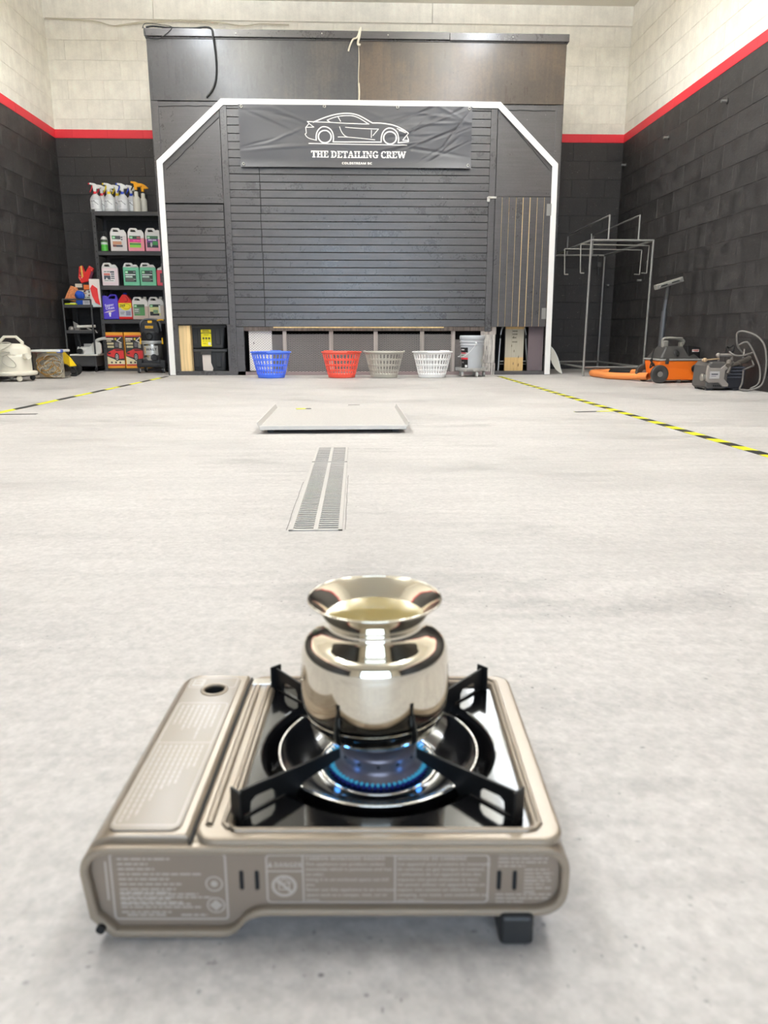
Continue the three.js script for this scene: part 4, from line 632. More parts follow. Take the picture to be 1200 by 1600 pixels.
// ------------------------------------------------------------------ cart with tools
{
  const g = thing('utility_cart', 'black three tier metal utility cart beside the shelving rack', 'cart', [-3.075, 0, -8.8]), m = M.blackMetal;
  const w = 0.3, d = 0.4;
  for (const [y, h] of [[0.695, 0.034], [0.42, 0.034], [0.06, 0.115]]) part('tray', [box(w, 0.006, d, 0, y + 0.003, 0, 0), box(w, h, 0.006, 0, y + h / 2, d / 2, 0.002), box(w, h, 0.006, 0, y + h / 2, -d / 2, 0.002), box(0.006, h, d, -w / 2, y + h / 2, 0, 0.002), box(0.006, h, d, w / 2, y + h / 2, 0, 0.002)], m, g);
  for (const sx of [-1, 1]) for (const sz of [-1, 1]) part('leg', [rod([sx * 0.152, 0.045, sz * 0.2], [sx * 0.152, 0.785, sz * 0.2], 0.0095)], m, g);
  for (const sz of [-1, 1]) part('push_rail', [rod([-0.152, 0.783, sz * 0.2], [0.152, 0.783, sz * 0.2], 0.0095)], m, g);
  for (const sx of [-1, 1]) for (const sz of [-1, 1]) { const c = part('caster', mv(cyl(0.024, 0.024, 0.018, 0, -0.009, 0, 16), sx * 0.145, 0.0245, sz * 0.19, 0, 0.4, Math.PI / 2), M.rubber, g); part('fork', cyl(0.008, 0.008, 0.03, sx * 0.145, 0.03, sz * 0.19, 8), M.steel, c); }
  const T0 = 0.7025 , at = (x, y, z) => [-3.075 + x, y, -8.8 + z];
  let t; const packPrint = std(0xffffff, 0.55, 0, { map: canvasTex(128, 128, (x, w, h) => { x.fillStyle = '#ece5da'; x.fillRect(0, 0, w, h); for (let k = 0; k < 46; k++) { x.fillStyle = ['#c9543f', '#3a3633', '#e9e2d4', '#d98a4a', '#7f9a94', '#b9b0a6'][(rnd() * 6) | 0]; x.fillRect(rnd() * w, rnd() * 70, rr(6, 26), rr(4, 14)); } x.fillStyle = '#e6ded0'; x.fillRect(0, 74, w, 54); x.fillStyle = '#5d6f5c'; words(x, 12, 84, [60, 30], 8); }) });
  const redPrint = std(0xffffff, 0.45, 0, { map: (() => { const c = canvasTex(128, 128, (x, w, h) => { x.fillStyle = '#e4312d'; x.fillRect(0, 0, w, h); for (let k = 0; k < 26; k++) { x.fillStyle = ['#f3e2d8', '#5a2a35', '#e4312d', '#c22420', '#ef8f80'][(rnd() * 5) | 0]; x.fillRect(60 + rnd() * 68, rnd() * h, rr(5, 20), rr(3, 10)); } }, true); c.repeat.set(7, 5); return c; })() });
  t = thing('yellow_cloth', 'folded lime yellow cloth on the top tray of the cart', 'cloth', at(-0.065, T0, 0.135)); part('fold', [box(0.16, 0.022, 0.1, 0, 0.012, 0, 0.01, 3), box(0.12, 0.02, 0.09, -0.02, 0.032, 0, 0.009, 3)], std(0xd7e02a, 0.9), t);
  t = thing('white_carton', 'small white carton on the top tray at the right rail', 'carton', at(0.1, T0, 0.14)); part('carton', box(0.085, 0.085, 0.08, 0, 0.043, 0, 0.003), std(0xe9e6ea, 0.6), t); part('print', box(0.05, 0.03, 0.001, 0, 0.05, 0.0405, 0), std(0xc9c6cc, 0.6), t);
  t = thing('orange_pouch', 'orange patterned pouch leaning at the left of the piled packages', 'pouch', at(-0.088, T0, 0.05)); part('pouch', mv(ext(shapeOf([[-0.1, 0.07], [0.06, 0.03], [0.08, 0.1], [0.04, 0.2], [-0.03, 0.22], [-0.075, 0.13]]), 0.03, 0.01, -0.015, 3), 0, 0.02, 0, -0.2), std(0xffffff, 0.7, 0, { map: (() => { const N = 128, f = fbm(N, N, 12, 12, 3); return dataTex(N, N, (i) => f[i] > 0.52 ? [226, 142, 92] : [196, 118, 74], 0.12, 0.12); })() }), t); part('pouch_base', box(0.1, 0.05, 0.05, 0.01, 0.028, 0, 0.012, 2), M.offWhite, t);
  t = thing('blue_cloth_ball', 'crumpled blue cloth ball in front of the piled packages', 'cloth', at(0.005, T0 + 0.0, 0.1)); { const s = new THREE.IcosahedronGeometry(0.055, 4), p = s.attributes.position; for (let i = 0; i < p.count; i++) { const k = 1 + 0.09 * Math.sin(p.getX(i) * 90 + p.getY(i) * 70) * Math.cos(p.getZ(i) * 80); p.setXYZ(i, p.getX(i) * k * 0.95, p.getY(i) * k * 0.95, p.getZ(i) * k * 0.95); } s.computeVertexNormals(); part('ball', s.translate(0, 0.128, 0.0), std(0x2450b8, 0.95), t); part('cloth_tail', box(0.09, 0.08, 0.04, 0, 0.04, 0, 0.012, 2), std(0x2450b8, 0.95), t); }
  t = thing('printed_package', 'white and orange printed package with a black lid in the pile', 'package', at(0.02, T0, -0.045), 0.05); part('package', box(0.19, 0.19, 0.07, 0, 0.096, 0, 0.004), std(0xeee8e0, 0.6), t); part('printed_face', box(0.186, 0.186, 0.001, 0, 0.096, 0.0352, 0), packPrint, t); part('black_band', box(0.2, 0.075, 0.08, -0.012, 0.225, 0, 0.006), std(0x2a2624, 0.6), t); part('orange_patch', box(0.075, 0.05, 0.006, 0.035, 0.222, 0.042, 0.001), std(0xf07a30, 0.6), t); part('cream_patch', box(0.075, 0.04, 0.006, -0.055, 0.238, 0.042, 0.001), std(0xcfc6b4, 0.6), t); part('print', box(0.14, 0.05, 0.001, 0, 0.1, 0.0365, 0), std(0xffffff, 0.6, 0, { map: canvasTex(128, 48, (x, w, h) => { x.fillStyle = '#f2ecdf'; x.fillRect(0, 0, w, h); x.fillStyle = '#4c6a4a'; words(x, 6, 8, [70, 34], 9); x.fillStyle = '#888'; words(x, 6, 28, [60, 40], 7); }) }), t);
  t = thing('red_package', 'red and yellow package standing tall on top of the pile', 'package', at(0.02, T0 + 0.264, -0.045)); part('red_sleeve', mv(ext(shapeOf([[-0.03, 0], [0.05, 0.02], [0.12, 0.16], [0.07, 0.19], [0.02, 0.11], [-0.005, 0.19], [-0.04, 0.18], [-0.06, 0.06]]), 0.04, 0.006, -0.02), 0, 0, 0), redPrint, t); part('yellow_strip', mv(ext(shapeOf([[-0.02, 0.06], [0.0, 0.07], [-0.008, 0.19], [-0.025, 0.185]]), 0.044, 0.003, -0.022), 0, 0, 0), std(0xefc45a, 0.5), t); part('dark_print', mv(ext(shapeOf([[0.05, 0.03], [0.085, 0.05], [0.115, 0.12], [0.09, 0.13]]), 0.044, 0.003, -0.022), 0, 0, 0), std(0x6a2a44, 0.5), t);
  t = thing('red_hanging_package', 'tall red and white blister package at the right end of the cart', 'package', at(0.184, T0, 0.125), 0.1); part('card', box(0.11, 0.3, 0.02, 0, 0.151, 0, 0.003), std(0xe8ddd6, 0.6), t); part('red_figure', mv(ext(shapeOf([[-0.045, 0.2], [-0.02, 0.24], [0.03, 0.2], [0.035, 0.1], [0.048, 0.02], [0.0, 0.05], [-0.03, 0.12]]), 0.012, 0.003, 0.009), 0, 0, 0), std(0xe2312f, 0.5), t); part('label_strip', box(0.1, 0.04, 0.002, 0, 0.025, 0.011, 0), std(0xc9d4d4, 0.5), t);
  t = thing('air_tool', 'grey air polisher tool lying on the middle tray', 'tool', at(-0.03, 0.4265, 0.1)); part('head', [new THREE.SphereGeometry(0.036, 18, 14).translate(-0.09, 0.037, 0.0), mv(cyl(0.02, 0.026, 0.05, 0, 0, 0, 14), -0.05, 0.03, 0, 0, 0, -Math.PI / 2)], std(0x9b948e, 0.4, 0.5), t); part('barrel', [mv(cyl(0.017, 0.014, 0.2, 0, 0, 0, 14), -0.02, 0.066, 0.01, 0, 0, -Math.PI / 2 + 0.03)], std(0xe3ded6, 0.4), t); part('guard', mv(ext(shapeOf([[-0.06, 0.05], [0, 0.05], [-0.01, 0.09], [-0.065, 0.125]]), 0.02, 0.003, -0.01), 0, 0, 0), std(0xa7a19b, 0.4, 0.4), t); part('lever', [mv(cyl(0.012, 0.01, 0.22, 0, 0, 0, 12), -0.03, 0.02, 0.03, 0, 0, -Math.PI / 2), mv(cyl(0.008, 0.006, 0.12, 0, 0, 0, 10), 0.09, 0.05, 0.02, 0, 0, -2.0)], std(0xb9b3ac, 0.35, 0.5), t);
  t = thing('white_sheet_stack', 'flat white board laid across the bottom tray of the cart', 'board', at(0.0, 0.1765, 0.02)); part('board', box(0.31, 0.012, 0.4, 0.03, 0.006, 0.0, 0.002), M.offWhite, t); part('edge_strip', box(0.31, 0.006, 0.4, 0.03, 0.015, 0, 0.002), M.white, t);
  t = thing('white_polisher', 'white electric polisher with a curved handle on the bottom tray', 'tool', at(0.05, 0.195, 0.06)); part('body', [mv(cyl(0.036, 0.034, 0.14, 0, 0, 0, 18), -0.12, 0.045, 0.03, 0, 0, -Math.PI / 2), mv(ext(shapeOf([[-0.06, 0.0], [0.08, 0.0], [0.05, 0.1], [0.0, 0.07]]), 0.05, 0.006, 0.02), 0, 0, 0)], std(0xe9e6e0, 0.4), t); part('collar', mv(cyl(0.03, 0.03, 0.03, 0, 0, 0, 16), -0.08, 0.03, 0.08, Math.PI / 2), M.blackPlastic, t); part('curved_handle', [tube([[0.06, 0.03, 0.06], [0.075, 0.1, 0.07], [0.11, 0.145, 0.085], [0.17, 0.165, 0.1], [0.22, 0.172, 0.11]], 0.017, 30, 10), mv(ext(shapeOf(roundRect(0.04, 0.0, 0.14, 0.13, 0.03)), 0.04, 0.008, -0.02), 0.02, 0, 0.09)], std(0xe0dcd4, 0.45), t); part('carton', box(0.12, 0.11, 0.1, -0.02, 0.056, -0.09, 0.003), std(0xd9d6d2, 0.6), t);
  t = tag(part('hanging_strap', tube([[-3.13, 0.42, -8.7], [-3.128, 0.36, -8.69], [-3.11, 0.31, -8.69], [-3.12, 0.25, -8.69], [-3.115, 0.19, -8.69]], 0.007, 30, 6), M.darkGrey), 'dark strap hanging below the middle tray of the cart', 'strap');
}
{ // cream canister vacuum, bin of cords, yellow machine
  const g = thing('canister_vacuum', 'cream canister vacuum with an octagonal handle and coiled cord', 'vacuum', [-3.13, 0, -7.02], 0.1), m = M.creamPlastic;
  part('base_ring', lathe([[0.0001, 0.052], [0.18, 0.052], [0.193, 0.06], [0.195, 0.08], [0.185, 0.088], [0.0001, 0.09]], 44), m, g);
  part('tank', lathe([[0.152, 0.086], [0.15, 0.2], [0.151, 0.205], [0.148, 0.215], [0.148, 0.24], [0.0001, 0.245]], 44), m, g);
  const l = part('lid', lathe([[0.153, 0.238], [0.154, 0.246], [0.152, 0.29], [0.146, 0.298], [0.098, 0.33], [0.09, 0.333], [0.0001, 0.335]], 8).rotateY(Math.PI / 8), m, g);
  part('carry_handle', mv(ext(shapeOf([[-0.115, 0.3], [-0.115, 0.35], [-0.06, 0.405], [0.05, 0.405], [0.105, 0.35], [0.105, 0.3], [0.08, 0.3], [0.08, 0.342], [0.04, 0.383], [-0.05, 0.383], [-0.09, 0.342], [-0.09, 0.3]]), 0.03, 0.005, -0.015), 0, 0.0, 0), m, l);
  part('hose_port', [mv(cyl(0.026, 0.03, 0.06, 0, 0, 0, 18), 0.12, 0.225, 0.07, Math.PI / 2, 0.9, 0), mv(new THREE.TorusGeometry(0.025, 0.005, 8, 18), 0.168, 0.225, 0.106, 0, 0.9, 0)], m, g);
  part('coiled_cord', [tube([[-0.09, 0.24, 0.15], [-0.06, 0.33, 0.13], [0.0, 0.345, 0.12], [0.04, 0.33, 0.13], [-0.02, 0.29, 0.155], [-0.09, 0.25, 0.16], [-0.07, 0.23, 0.165], [0.0, 0.24, 0.165], [0.03, 0.26, 0.163], [-0.05, 0.275, 0.16]], 0.005, 90, 6), tube([[-0.02, 0.24, 0.165], [-0.04, 0.18, 0.165], [0.0, 0.14, 0.165], [0.06, 0.13, 0.155], [0.06, 0.17, 0.155], [0.0, 0.235, 0.16]], 0.004, 50, 6)], std(0xb9b1a2, 0.6), g);
  part('cord_hook', box(0.05, 0.14, 0.03, -0.105, 0.22, 0.118, 0.008, 2), m, g);
  for (let k = 0; k < 4; k++) { const a = k * Math.PI / 2 + 0.55; part('caster', [new THREE.SphereGeometry(0.026, 14, 10).scale(1, 1, 0.8).translate(Math.sin(a) * 0.15, 0.0265, Math.cos(a) * 0.15), cyl(0.01, 0.01, 0.02, Math.sin(a) * 0.15, 0.04, Math.cos(a) * 0.15, 8)], k % 2 ? M.darkGrey : m, g); }
  const b = thing('storage_bin', 'clear plastic bin packed with coiled cords under a pale lid', 'bin', [-2.945, 0, -7.42], 0.0);
  part('tub', [bb(-0.13, 0.13, 0.0, 0.006, -0.11, 0.11, 0.002), bb(-0.13, 0.13, 0, 0.25, 0.106, 0.11, 0.001), bb(-0.13, 0.13, 0, 0.25, -0.11, -0.106, 0.001), bb(-0.13, -0.126, 0, 0.25, -0.11, 0.11, 0.001), bb(0.126, 0.13, 0, 0.25, -0.11, 0.11, 0.001)], phys(0xfaf8f4, 0.06, 0, { transmission: 1, thickness: 0 }), b);
  part('lid', [box(0.28, 0.022, 0.245, 0, 0.261, 0, 0.008, 2)], std(0xdedcd6, 0.45), b); part('lid_clip', box(0.05, 0.03, 0.06, 0.12, 0.258, 0.09, 0.008), std(0x4f66b8, 0.45), b);
  const cords = (name, col, n, lab, grp) => { const list = []; for (let k = 0; k < n; k++) { const cx = rr(-0.06, 0.07), cy = rr(0.06, 0.17), r = rr(0.045, 0.1), pts = []; for (let q = 0; q < 9; q++) pts.push([Math.max(-0.115, Math.min(0.115, cx + Math.cos(q * 0.75) * r * 1.2)), Math.max(0.016, Math.min(0.235, cy + Math.sin(q * 0.75) * r * rr(0.7, 1.2))), rr(0.04, 0.098)]); list.push(tube(pts, 0.0045, 40, 5)); } return tag(part('cord_bundle', list, std(col, 0.6)), lab, 'cord', grp, null); };
  for (const [n, col, q, lab] of [['white_cord', 0xe6e2d8, 6, 'bundle of white cord coiled inside the clear bin'], ['tan_cord', 0xc99a4a, 5, 'bundle of tan cord coiled inside the clear bin'], ['grey_cord', 0xb7bcc2, 4, 'bundle of pale grey cord coiled inside the clear bin']]) { const c = cords(n, col, q, lab); c.position.set(-2.945, 0, -7.42); }
  tag(part('cardboard_sheet', bb(-0.12, 0.12, 0.008, 0.24, -0.01, 0.0, 0), std(0xd9d3c8, 0.9)), 'beige cardboard sheet standing inside the clear bin', 'cardboard').position.set(-2.945, 0, -7.39);
  const y = thing('yellow_wheeled_machine', 'low yellow and black wheeled machine behind the clear bin', 'machine', [-2.985, 0, -7.78], -0.12);
  part('cowl', mv(ext(shapeOf([[-0.12, 0.15], [-0.1, 0.255], [-0.02, 0.25], [0.05, 0.18], [0.105, 0.1], [0.09, 0.095], [0.03, 0.14], [-0.04, 0.17]]), 0.2, 0.012, -0.1), 0, 0, 0), std(0xf2cf14, 0.4), y);
  part('chassis', mv(ext(shapeOf([[-0.12, 0.03], [0.09, 0.03], [0.11, 0.09], [0.03, 0.15], [-0.04, 0.175], [-0.12, 0.16]]), 0.17, 0.01, -0.085), 0, 0, 0), M.darkGrey, y);
  for (const s of [-1, 1]) { const w = part('wheel', mv(lathe([[0.02, -0.022], [0.058, -0.022], [0.064, -0.014], [0.064, 0.014], [0.058, 0.022], [0.02, 0.022]], 28), 0.075, 0.0645, s * 0.118, Math.PI / 2), M.rubber, y); part('hub', mv(cyl(0.036, 0.036, 0.03, 0, -0.015, 0, 20), 0.075, 0.0645, s * 0.122, Math.PI / 2), std(0xb9a9a6, 0.5), w); }
  part('hose', tube([[0.09, 0.09, 0.02], [0.13, 0.08, 0.02], [0.155, 0.045, 0.02], [0.15, 0.0125, 0.03], [0.1, 0.0125, 0.06]], 0.011, 30, 8), M.rubber, y);
}

// ------------------------------------------------------------------ right side: pipe rack, vacuum, pressure washer
{
  const g = thing('pipe_rack', 'bare galvanised pipe rack standing in the right back corner', 'rack', [2.59, 0, -8.27]), r = 0.0115;
  const F = 0.73, B = -0.73, L = -0.305, R = 0.305, h = 1.3;
  for (const [x, z] of [[L, F], [R, F], [L, B], [R, B]]) part('upright', rod([x, 0, z], [x, h, z], r), M.zinc, g);
  for (const [a, b] of [[[L, h, F], [R, h, F]], [[L, h, B], [R, h, B]], [[L, h, F], [L, h, B]], [[R, h, F], [R, h, B]]]) part('top_rail', rod(a, b, r), M.zinc, g);
  for (const [a, b] of [[[L, 0.09, F], [R, 0.09, F]], [[L, 0.09, B], [R, 0.09, B]], [[L, 0.09, F], [L, 0.09, B]], [[R, 0.09, F], [R, 0.09, B]]]) part('bottom_rail', rod(a, b, r * 0.9), M.zinc, g);
  for (const x of [-0.14, 0.155]) part('hoop', [rod([x, h, F], [x, 1.53, F], 0.009), rod([x, 1.53, F], [x, 1.515, B], 0.008), rod([x, 1.515, B], [x, h, B], 0.009)], M.zinc, g);
  part('stub', rod([L, h, F], [L, h + 0.06, F - 0.01], 0.005), M.zinc, g);
  for (const [x0, x1, z, y] of [[-0.465, 0.33, 0.37, 1.258], [-0.355, 0.335, 0.55, 1.282]]) part('hook_bar', [rod([x0, y, z], [x1, y - 0.01, z], 0.006), rod([x0, y, z], [x0 + 0.012, 1.01, z], 0.006), rod([x1, y - 0.01, z], [x1 - 0.005, 1.01, z], 0.006), rod([x0 + 0.012, 1.01, z], [x0 + 0.05, 1.01, z], 0.006), rod([x1 - 0.005, 1.01, z], [x1 - 0.06, 1.012, z], 0.006)], M.galv, g);
  part('bracket', [box(0.05, 0.06, 0.02, 0.24, 1.2, B + 0.02, 0.004), rod([0.22, 1.3, B + 0.02], [0.24, 1.08, B + 0.02], 0.008)], M.darkGrey, g);
}
{
  const p = thing('leaning_panel', 'pale curved sheet leaning behind the right end of the enclosure', 'panel', [2.09, 0, -8.0]), pts = [];
  part('sheet', mv(ext(shapeOf([[-0.05, 0.3], [0.0, 0.25], [0.05, 0.16], [0.085, 0.05], [0.1, 0.003], [0.08, 0.01], [0.03, 0.05], [-0.01, 0.11], [-0.05, 0.2]]), 0.012, 0.002, 0), 0, 0, 0), M.offWhite, p);
  part('edge', tube([[-0.05, 0.3, 0.012], [0.0, 0.25, 0.012], [0.05, 0.16, 0.012], [0.085, 0.05, 0.012], [0.1, 0.006, 0.012]], 0.004, 30, 6), M.white, p);
}
{
  const g = thing('orange_shop_vacuum', 'orange shop vacuum with a black domed motor head by the right wall', 'vacuum', [2.815, 0, -6.66], 0.06);
  const om = std(0xf5761a, 0.42), bk = std(0x3f3c3a, 0.5);
  const drum = new RoundedBoxGeometry(1, 1, 1, 4, 0.08), dp = drum.attributes.position;
  for (let i = 0; i < dp.count; i++) { const t = dp.getY(i) + 0.5; dp.setXYZ(i, dp.getX(i) * (0.34 + 0.05 * t), 0.022 + t * 0.172, dp.getZ(i) * (0.27 + 0.04 * t)); }
  drum.computeVertexNormals(); part('drum', drum, om, g);
  part('drum_relief', [mv(ext(shapeOf([[-0.13, 0.03], [0.155, 0.03], [0.16, 0.062], [0.12, 0.062], [0.085, 0.115], [-0.13, 0.135]]), 0.012, 0.004, 0), 0, 0, 0.14)], om, g);
  part('rim_band', box(0.4, 0.018, 0.325, 0, 0.2, 0, 0.008, 2), std(0x8f8d8a, 0.45), g);
  const hd = new RoundedBoxGeometry(1, 1, 1, 4, 0.08), hp = hd.attributes.position;
  for (let i = 0; i < hp.count; i++) { const t = hp.getY(i) + 0.5; hp.setXYZ(i, hp.getX(i) * (0.37 - 0.19 * t) + (-0.02) * t, 0.208 + t * 0.105, hp.getZ(i) * (0.3 - 0.12 * t)); }
  hd.computeVertexNormals(); const head = part('motor_head', hd, bk, g);
  part('front_cover', mv(ext(shapeOf([[-0.02, -0.06], [0.1, -0.06], [0.1, 0.035], [0.02, 0.055], [-0.05, 0.055]]), 0.06, 0.008, 0), 0.085, 0.268, 0.075, 0, 0.25), std(0x262424, 0.45), head);
  part('head_vent', mv(new THREE.SphereGeometry(1, 16, 10).scale(0.026, 0.03, 0.008), -0.035, 0.258, 0.132, -0.5), std(0x191818, 0.5), head);
  part('badge', mv(box(0.075, 0.022, 0.003, 0.045, 0.01, 0.0605, 0), 0.085, 0.268, 0.075, 0, 0.25), std(0xffffff, 0.5, 0, { map: canvasTex(128, 40, (x, w, h) => { x.fillStyle = '#e9e2dc'; x.fillRect(0, 0, w, h); x.fillStyle = '#c43a2a'; words(x, 8, 8, [110], 12); words(x, 40, 26, [70], 8); }) }), head);
  part('carry_handle', [tube([[-0.105, 0.305, 0.02], [-0.115, 0.35, 0.02], [-0.11, 0.376, 0.02], [-0.06, 0.384, 0.02], [0.02, 0.378, 0.02], [0.07, 0.365, 0.02], [0.08, 0.35, 0.02], [0.062, 0.31, 0.02]], 0.012, 44, 10), box(0.16, 0.014, 0.05, -0.02, 0.384, 0.02, 0.007, 2), box(0.05, 0.06, 0.06, -0.09, 0.335, 0.01, 0.012), box(0.035, 0.06, 0.05, 0.06, 0.325, 0.01, 0.012)], std(0x8a857d, 0.5), g);
  part('latch', box(0.03, 0.05, 0.016, -0.125, 0.19, 0.158, 0.004), bk, g);
  part('inlet_port', [mv(new THREE.TorusGeometry(0.026, 0.008, 10, 24), 0.135, 0.126, 0.158), mv(cyl(0.022, 0.022, 0.01, 0, 0, 0, 18), 0.135, 0.126, 0.146, Math.PI / 2)], M.blackPlastic, g);
  for (const z of [0.135, -0.135]) { const w = part('wheel', mv(lathe([[0.02, -0.018], [0.07, -0.018], [0.078, -0.012], [0.078, 0.012], [0.07, 0.018], [0.02, 0.018], [0.02, -0.018]], 30), -0.185, 0.0785, z + 0.02 * Math.sign(z), Math.PI / 2), bk, g); const sp = []; for (let k = 0; k < 6; k++) sp.push(mv(box(0.05, 0.014, 0.03, 0.03, 0, 0, 0.003).rotateZ(k * Math.PI / 3), -0.185, 0.0785, z + 0.02 * Math.sign(z))); sp.push(mv(cyl(0.024, 0.024, 0.042, 0, -0.021, 0, 16), -0.185, 0.0785, z + 0.02 * Math.sign(z), Math.PI / 2)); part('wheel_hub', sp, std(0x7d7873, 0.5), w); }
  part('caster', [mv(cyl(0.018, 0.018, 0.026, 0, -0.013, 0, 14), 0.01, 0.0185, 0.12, 0, 0, Math.PI / 2), box(0.04, 0.024, 0.03, 0.01, 0.03, 0.12, 0.004)], std(0x77736e, 0.5), g);
  part('power_cord', tube([[-0.17, 0.29, -0.02], [-0.2, 0.22, 0.02], [-0.215, 0.16, 0.06], [-0.2, 0.15, 0.08], [-0.225, 0.19, 0.05], [-0.2, 0.2, 0.03], [-0.23, 0.13, 0.06], [-0.21, 0.165, 0.09]], 0.006, 60, 6), M.rubber, g);
  const hose = tag(part('vacuum_hose', tube([[2.62, 0.05, -6.68], [2.5, 0.034, -6.95], [2.4, 0.0325, -7.1], [2.385, 0.0325, -7.28], [2.37, 0.0325, -7.5], [2.43, 0.034, -7.62], [2.55, 0.045, -7.45], [2.66, 0.06, -7.1], [2.69, 0.075, -6.9]], 0.032, 120, 14), std(0xe58a48, 0.6)), 'orange vacuum hose lying in a loop on the floor beside the pipe rack', 'hose');
  tag(part('hose_cuff', rod([2.545, 0.045, -7.46], [2.645, 0.057, -7.15], 0.0345, 14), M.blackPlastic), 'black cuff on the orange vacuum hose', 'hose cuff');
  const w = thing('vacuum_wand', 'black floor brush wand standing upright behind the orange vacuum', 'wand', [2.79, 0, -6.9]);
  part('tube', [rod([0.0, 0.0, 0], [0.012, 0.62, 0], 0.025, 16), rod([0.012, 0.6, 0], [0.02, 0.74, 0.0], 0.019, 14)], std(0x5c5c60, 0.3, 0.4), w); part('cuff', [rod([0.019, 0.72, 0], [0.024, 0.84, 0.0], 0.023, 14)], M.darkGrey, w);
  part('floor_brush', [box(0.25, 0.044, 0.07, 0, 0, 0, 0.006).rotateZ(0.3).translate(0.03, 0.862, 0.0), box(0.2, 0.016, 0.02, 0.0, 0.0, 0.034, 0.003).rotateZ(0.3).translate(0.03, 0.862, 0)], std(0x85827d, 0.5), w);
  part('slots', [box(0.07, 0.01, 0.002, 0.045, 0, 0.046, 0).rotateZ(0.3).translate(0.03, 0.862, 0), box(0.06, 0.01, 0.002, -0.06, 0, 0.046, 0).rotateZ(0.3).translate(0.03, 0.862, 0)], M.rubber, w);
}
{
  const g = thing('pressure_washer', 'grey and black electric pressure washer on the floor by the right wall', 'pressure washer', [2.815, 0, -5.78], 0.0), gr = std(0x8f8781, 0.5), bk = std(0x2d2d33, 0.45), dk = std(0x55514e, 0.5);
  part('rear_shell', mv(ext(shapeOf([[-0.02, 0.012], [0.155, 0.012], [0.165, 0.03], [0.165, 0.16], [0.14, 0.185], [-0.02, 0.19]]), 0.24, 0.012, -0.14), 0, 0, 0), bk, g);
  part('front_shell', mv(ext(shapeOf([[-0.15, 0.03], [-0.13, 0.012], [0.0, 0.012], [0.02, 0.03], [0.02, 0.18], [-0.01, 0.215], [-0.12, 0.215], [-0.145, 0.185]]), 0.24, 0.012, -0.12), 0, 0, 0), dk, g);
  part('cross_frame', mv(ext(shapeOf([[-0.145, 0.19], [-0.125, 0.17], [-0.045, 0.17], [0.01, 0.212], [0.05, 0.218], [0.04, 0.19], [-0.01, 0.15], [-0.015, 0.09], [0.025, 0.05], [0.022, 0.03], [-0.02, 0.03], [-0.055, 0.06], [-0.13, 0.06], [-0.15, 0.075], [-0.152, 0.14]]), 0.03, 0.006, 0.105), 0, 0, 0), gr, g);
  part('plate', box(0.075, 0.055, 0.004, -0.093, 0.118, 0.137, 0.001), std(0xffffff, 0.4, 0, { map: canvasTex(96, 72, (x, w, h) => { x.fillStyle = '#b9b4b4'; x.fillRect(0, 0, w, h); x.fillStyle = '#44464e'; words(x, 14, 22, [66], 12); x.fillStyle = '#85828a'; words(x, 14, 44, [50], 7); }) }), g);
  for (let k = 0; k < 4; k++) part('cooling_fin', box(0.13, 0.012, 0.02, 0.085, 0.1 + k * 0.024, 0.105, 0.003), std(0x4b4c55, 0.4), g);
  part('top_recess', box(0.11, 0.006, 0.1, -0.075, 0.216, 0.03, 0.002), bk, g);
  part('carry_handle', [rod([-0.03, 0.262, 0.04], [0.075, 0.262, 0.04], 0.0135, 14), rod([-0.028, 0.2, 0.04], [-0.028, 0.265, 0.04], 0.009), rod([0.073, 0.19, 0.04], [0.073, 0.265, 0.04], 0.011), new THREE.SphereGeometry(0.018, 14, 10).translate(-0.034, 0.262, 0.04)], gr, g);
  part('spray_lance', [rod([-0.15, 0.228, 0.08], [-0.03, 0.236, 0.05], 0.006), new THREE.SphereGeometry(0.016, 14, 10).scale(1.3, 1, 1).translate(-0.155, 0.228, 0.08)], std(0xb79a78, 0.5), g);
  part('spray_gun', [rod([0.02, 0.185, 0.12], [0.1, 0.205, 0.1], 0.015, 12), rod([0.1, 0.205, 0.1], [0.205, 0.24, 0.06], 0.02, 12), rod([0.03, 0.215, 0.14], [0.0, 0.13, 0.15], 0.012), rod([0.02, 0.22, 0.12], [0.0, 0.19, 0.15], 0.022)], std(0x5e5750, 0.5), g);
  part('inlet_fitting', [mv(cyl(0.02, 0.02, 0.03, 0, 0, 0, 14), -0.15, 0.1, 0.1, 0, 0, Math.PI / 2), mv(cyl(0.028, 0.028, 0.012, 0, 0, 0, 14), -0.165, 0.1, 0.1, 0, 0, Math.PI / 2)], M.steel, g);
  part('foot', [box(0.05, 0.014, 0.05, -0.11, 0.007, 0.09, 0.004), box(0.05, 0.014, 0.05, 0.1, 0.007, 0.08, 0.004), box(0.05, 0.014, 0.05, -0.1, 0.007, -0.09, 0.004), box(0.05, 0.014, 0.05, 0.1, 0.007, -0.09, 0.004)], bk, g);
  part('vent_slots', Array.from({ length: 6 }, (_, k) => box(0.008, 0.012, 0.003, -0.085 + k * 0.014, 0.036, 0.121, 0)), M.rubber, g).userData.kind = 'stuff';
  const hp = [[0.1, 0.14, 0.1], [0.17, 0.175, 0.12], [0.21, 0.19, 0.1], [0.19, 0.24, 0.07], [0.13, 0.285, 0.06], [0.09, 0.335, 0.06], [0.075, 0.4, 0.06], [0.078, 0.435, 0.07], [0.11, 0.44, 0.1], [0.17, 0.41, 0.16], [0.205, 0.35, 0.22], [0.215, 0.25, 0.26], [0.21, 0.14, 0.28], [0.19, 0.05, 0.28], [0.13, 0.013, 0.25], [0.075, 0.014, 0.2], [0.105, 0.06, 0.16], [0.11, 0.15, 0.15]];
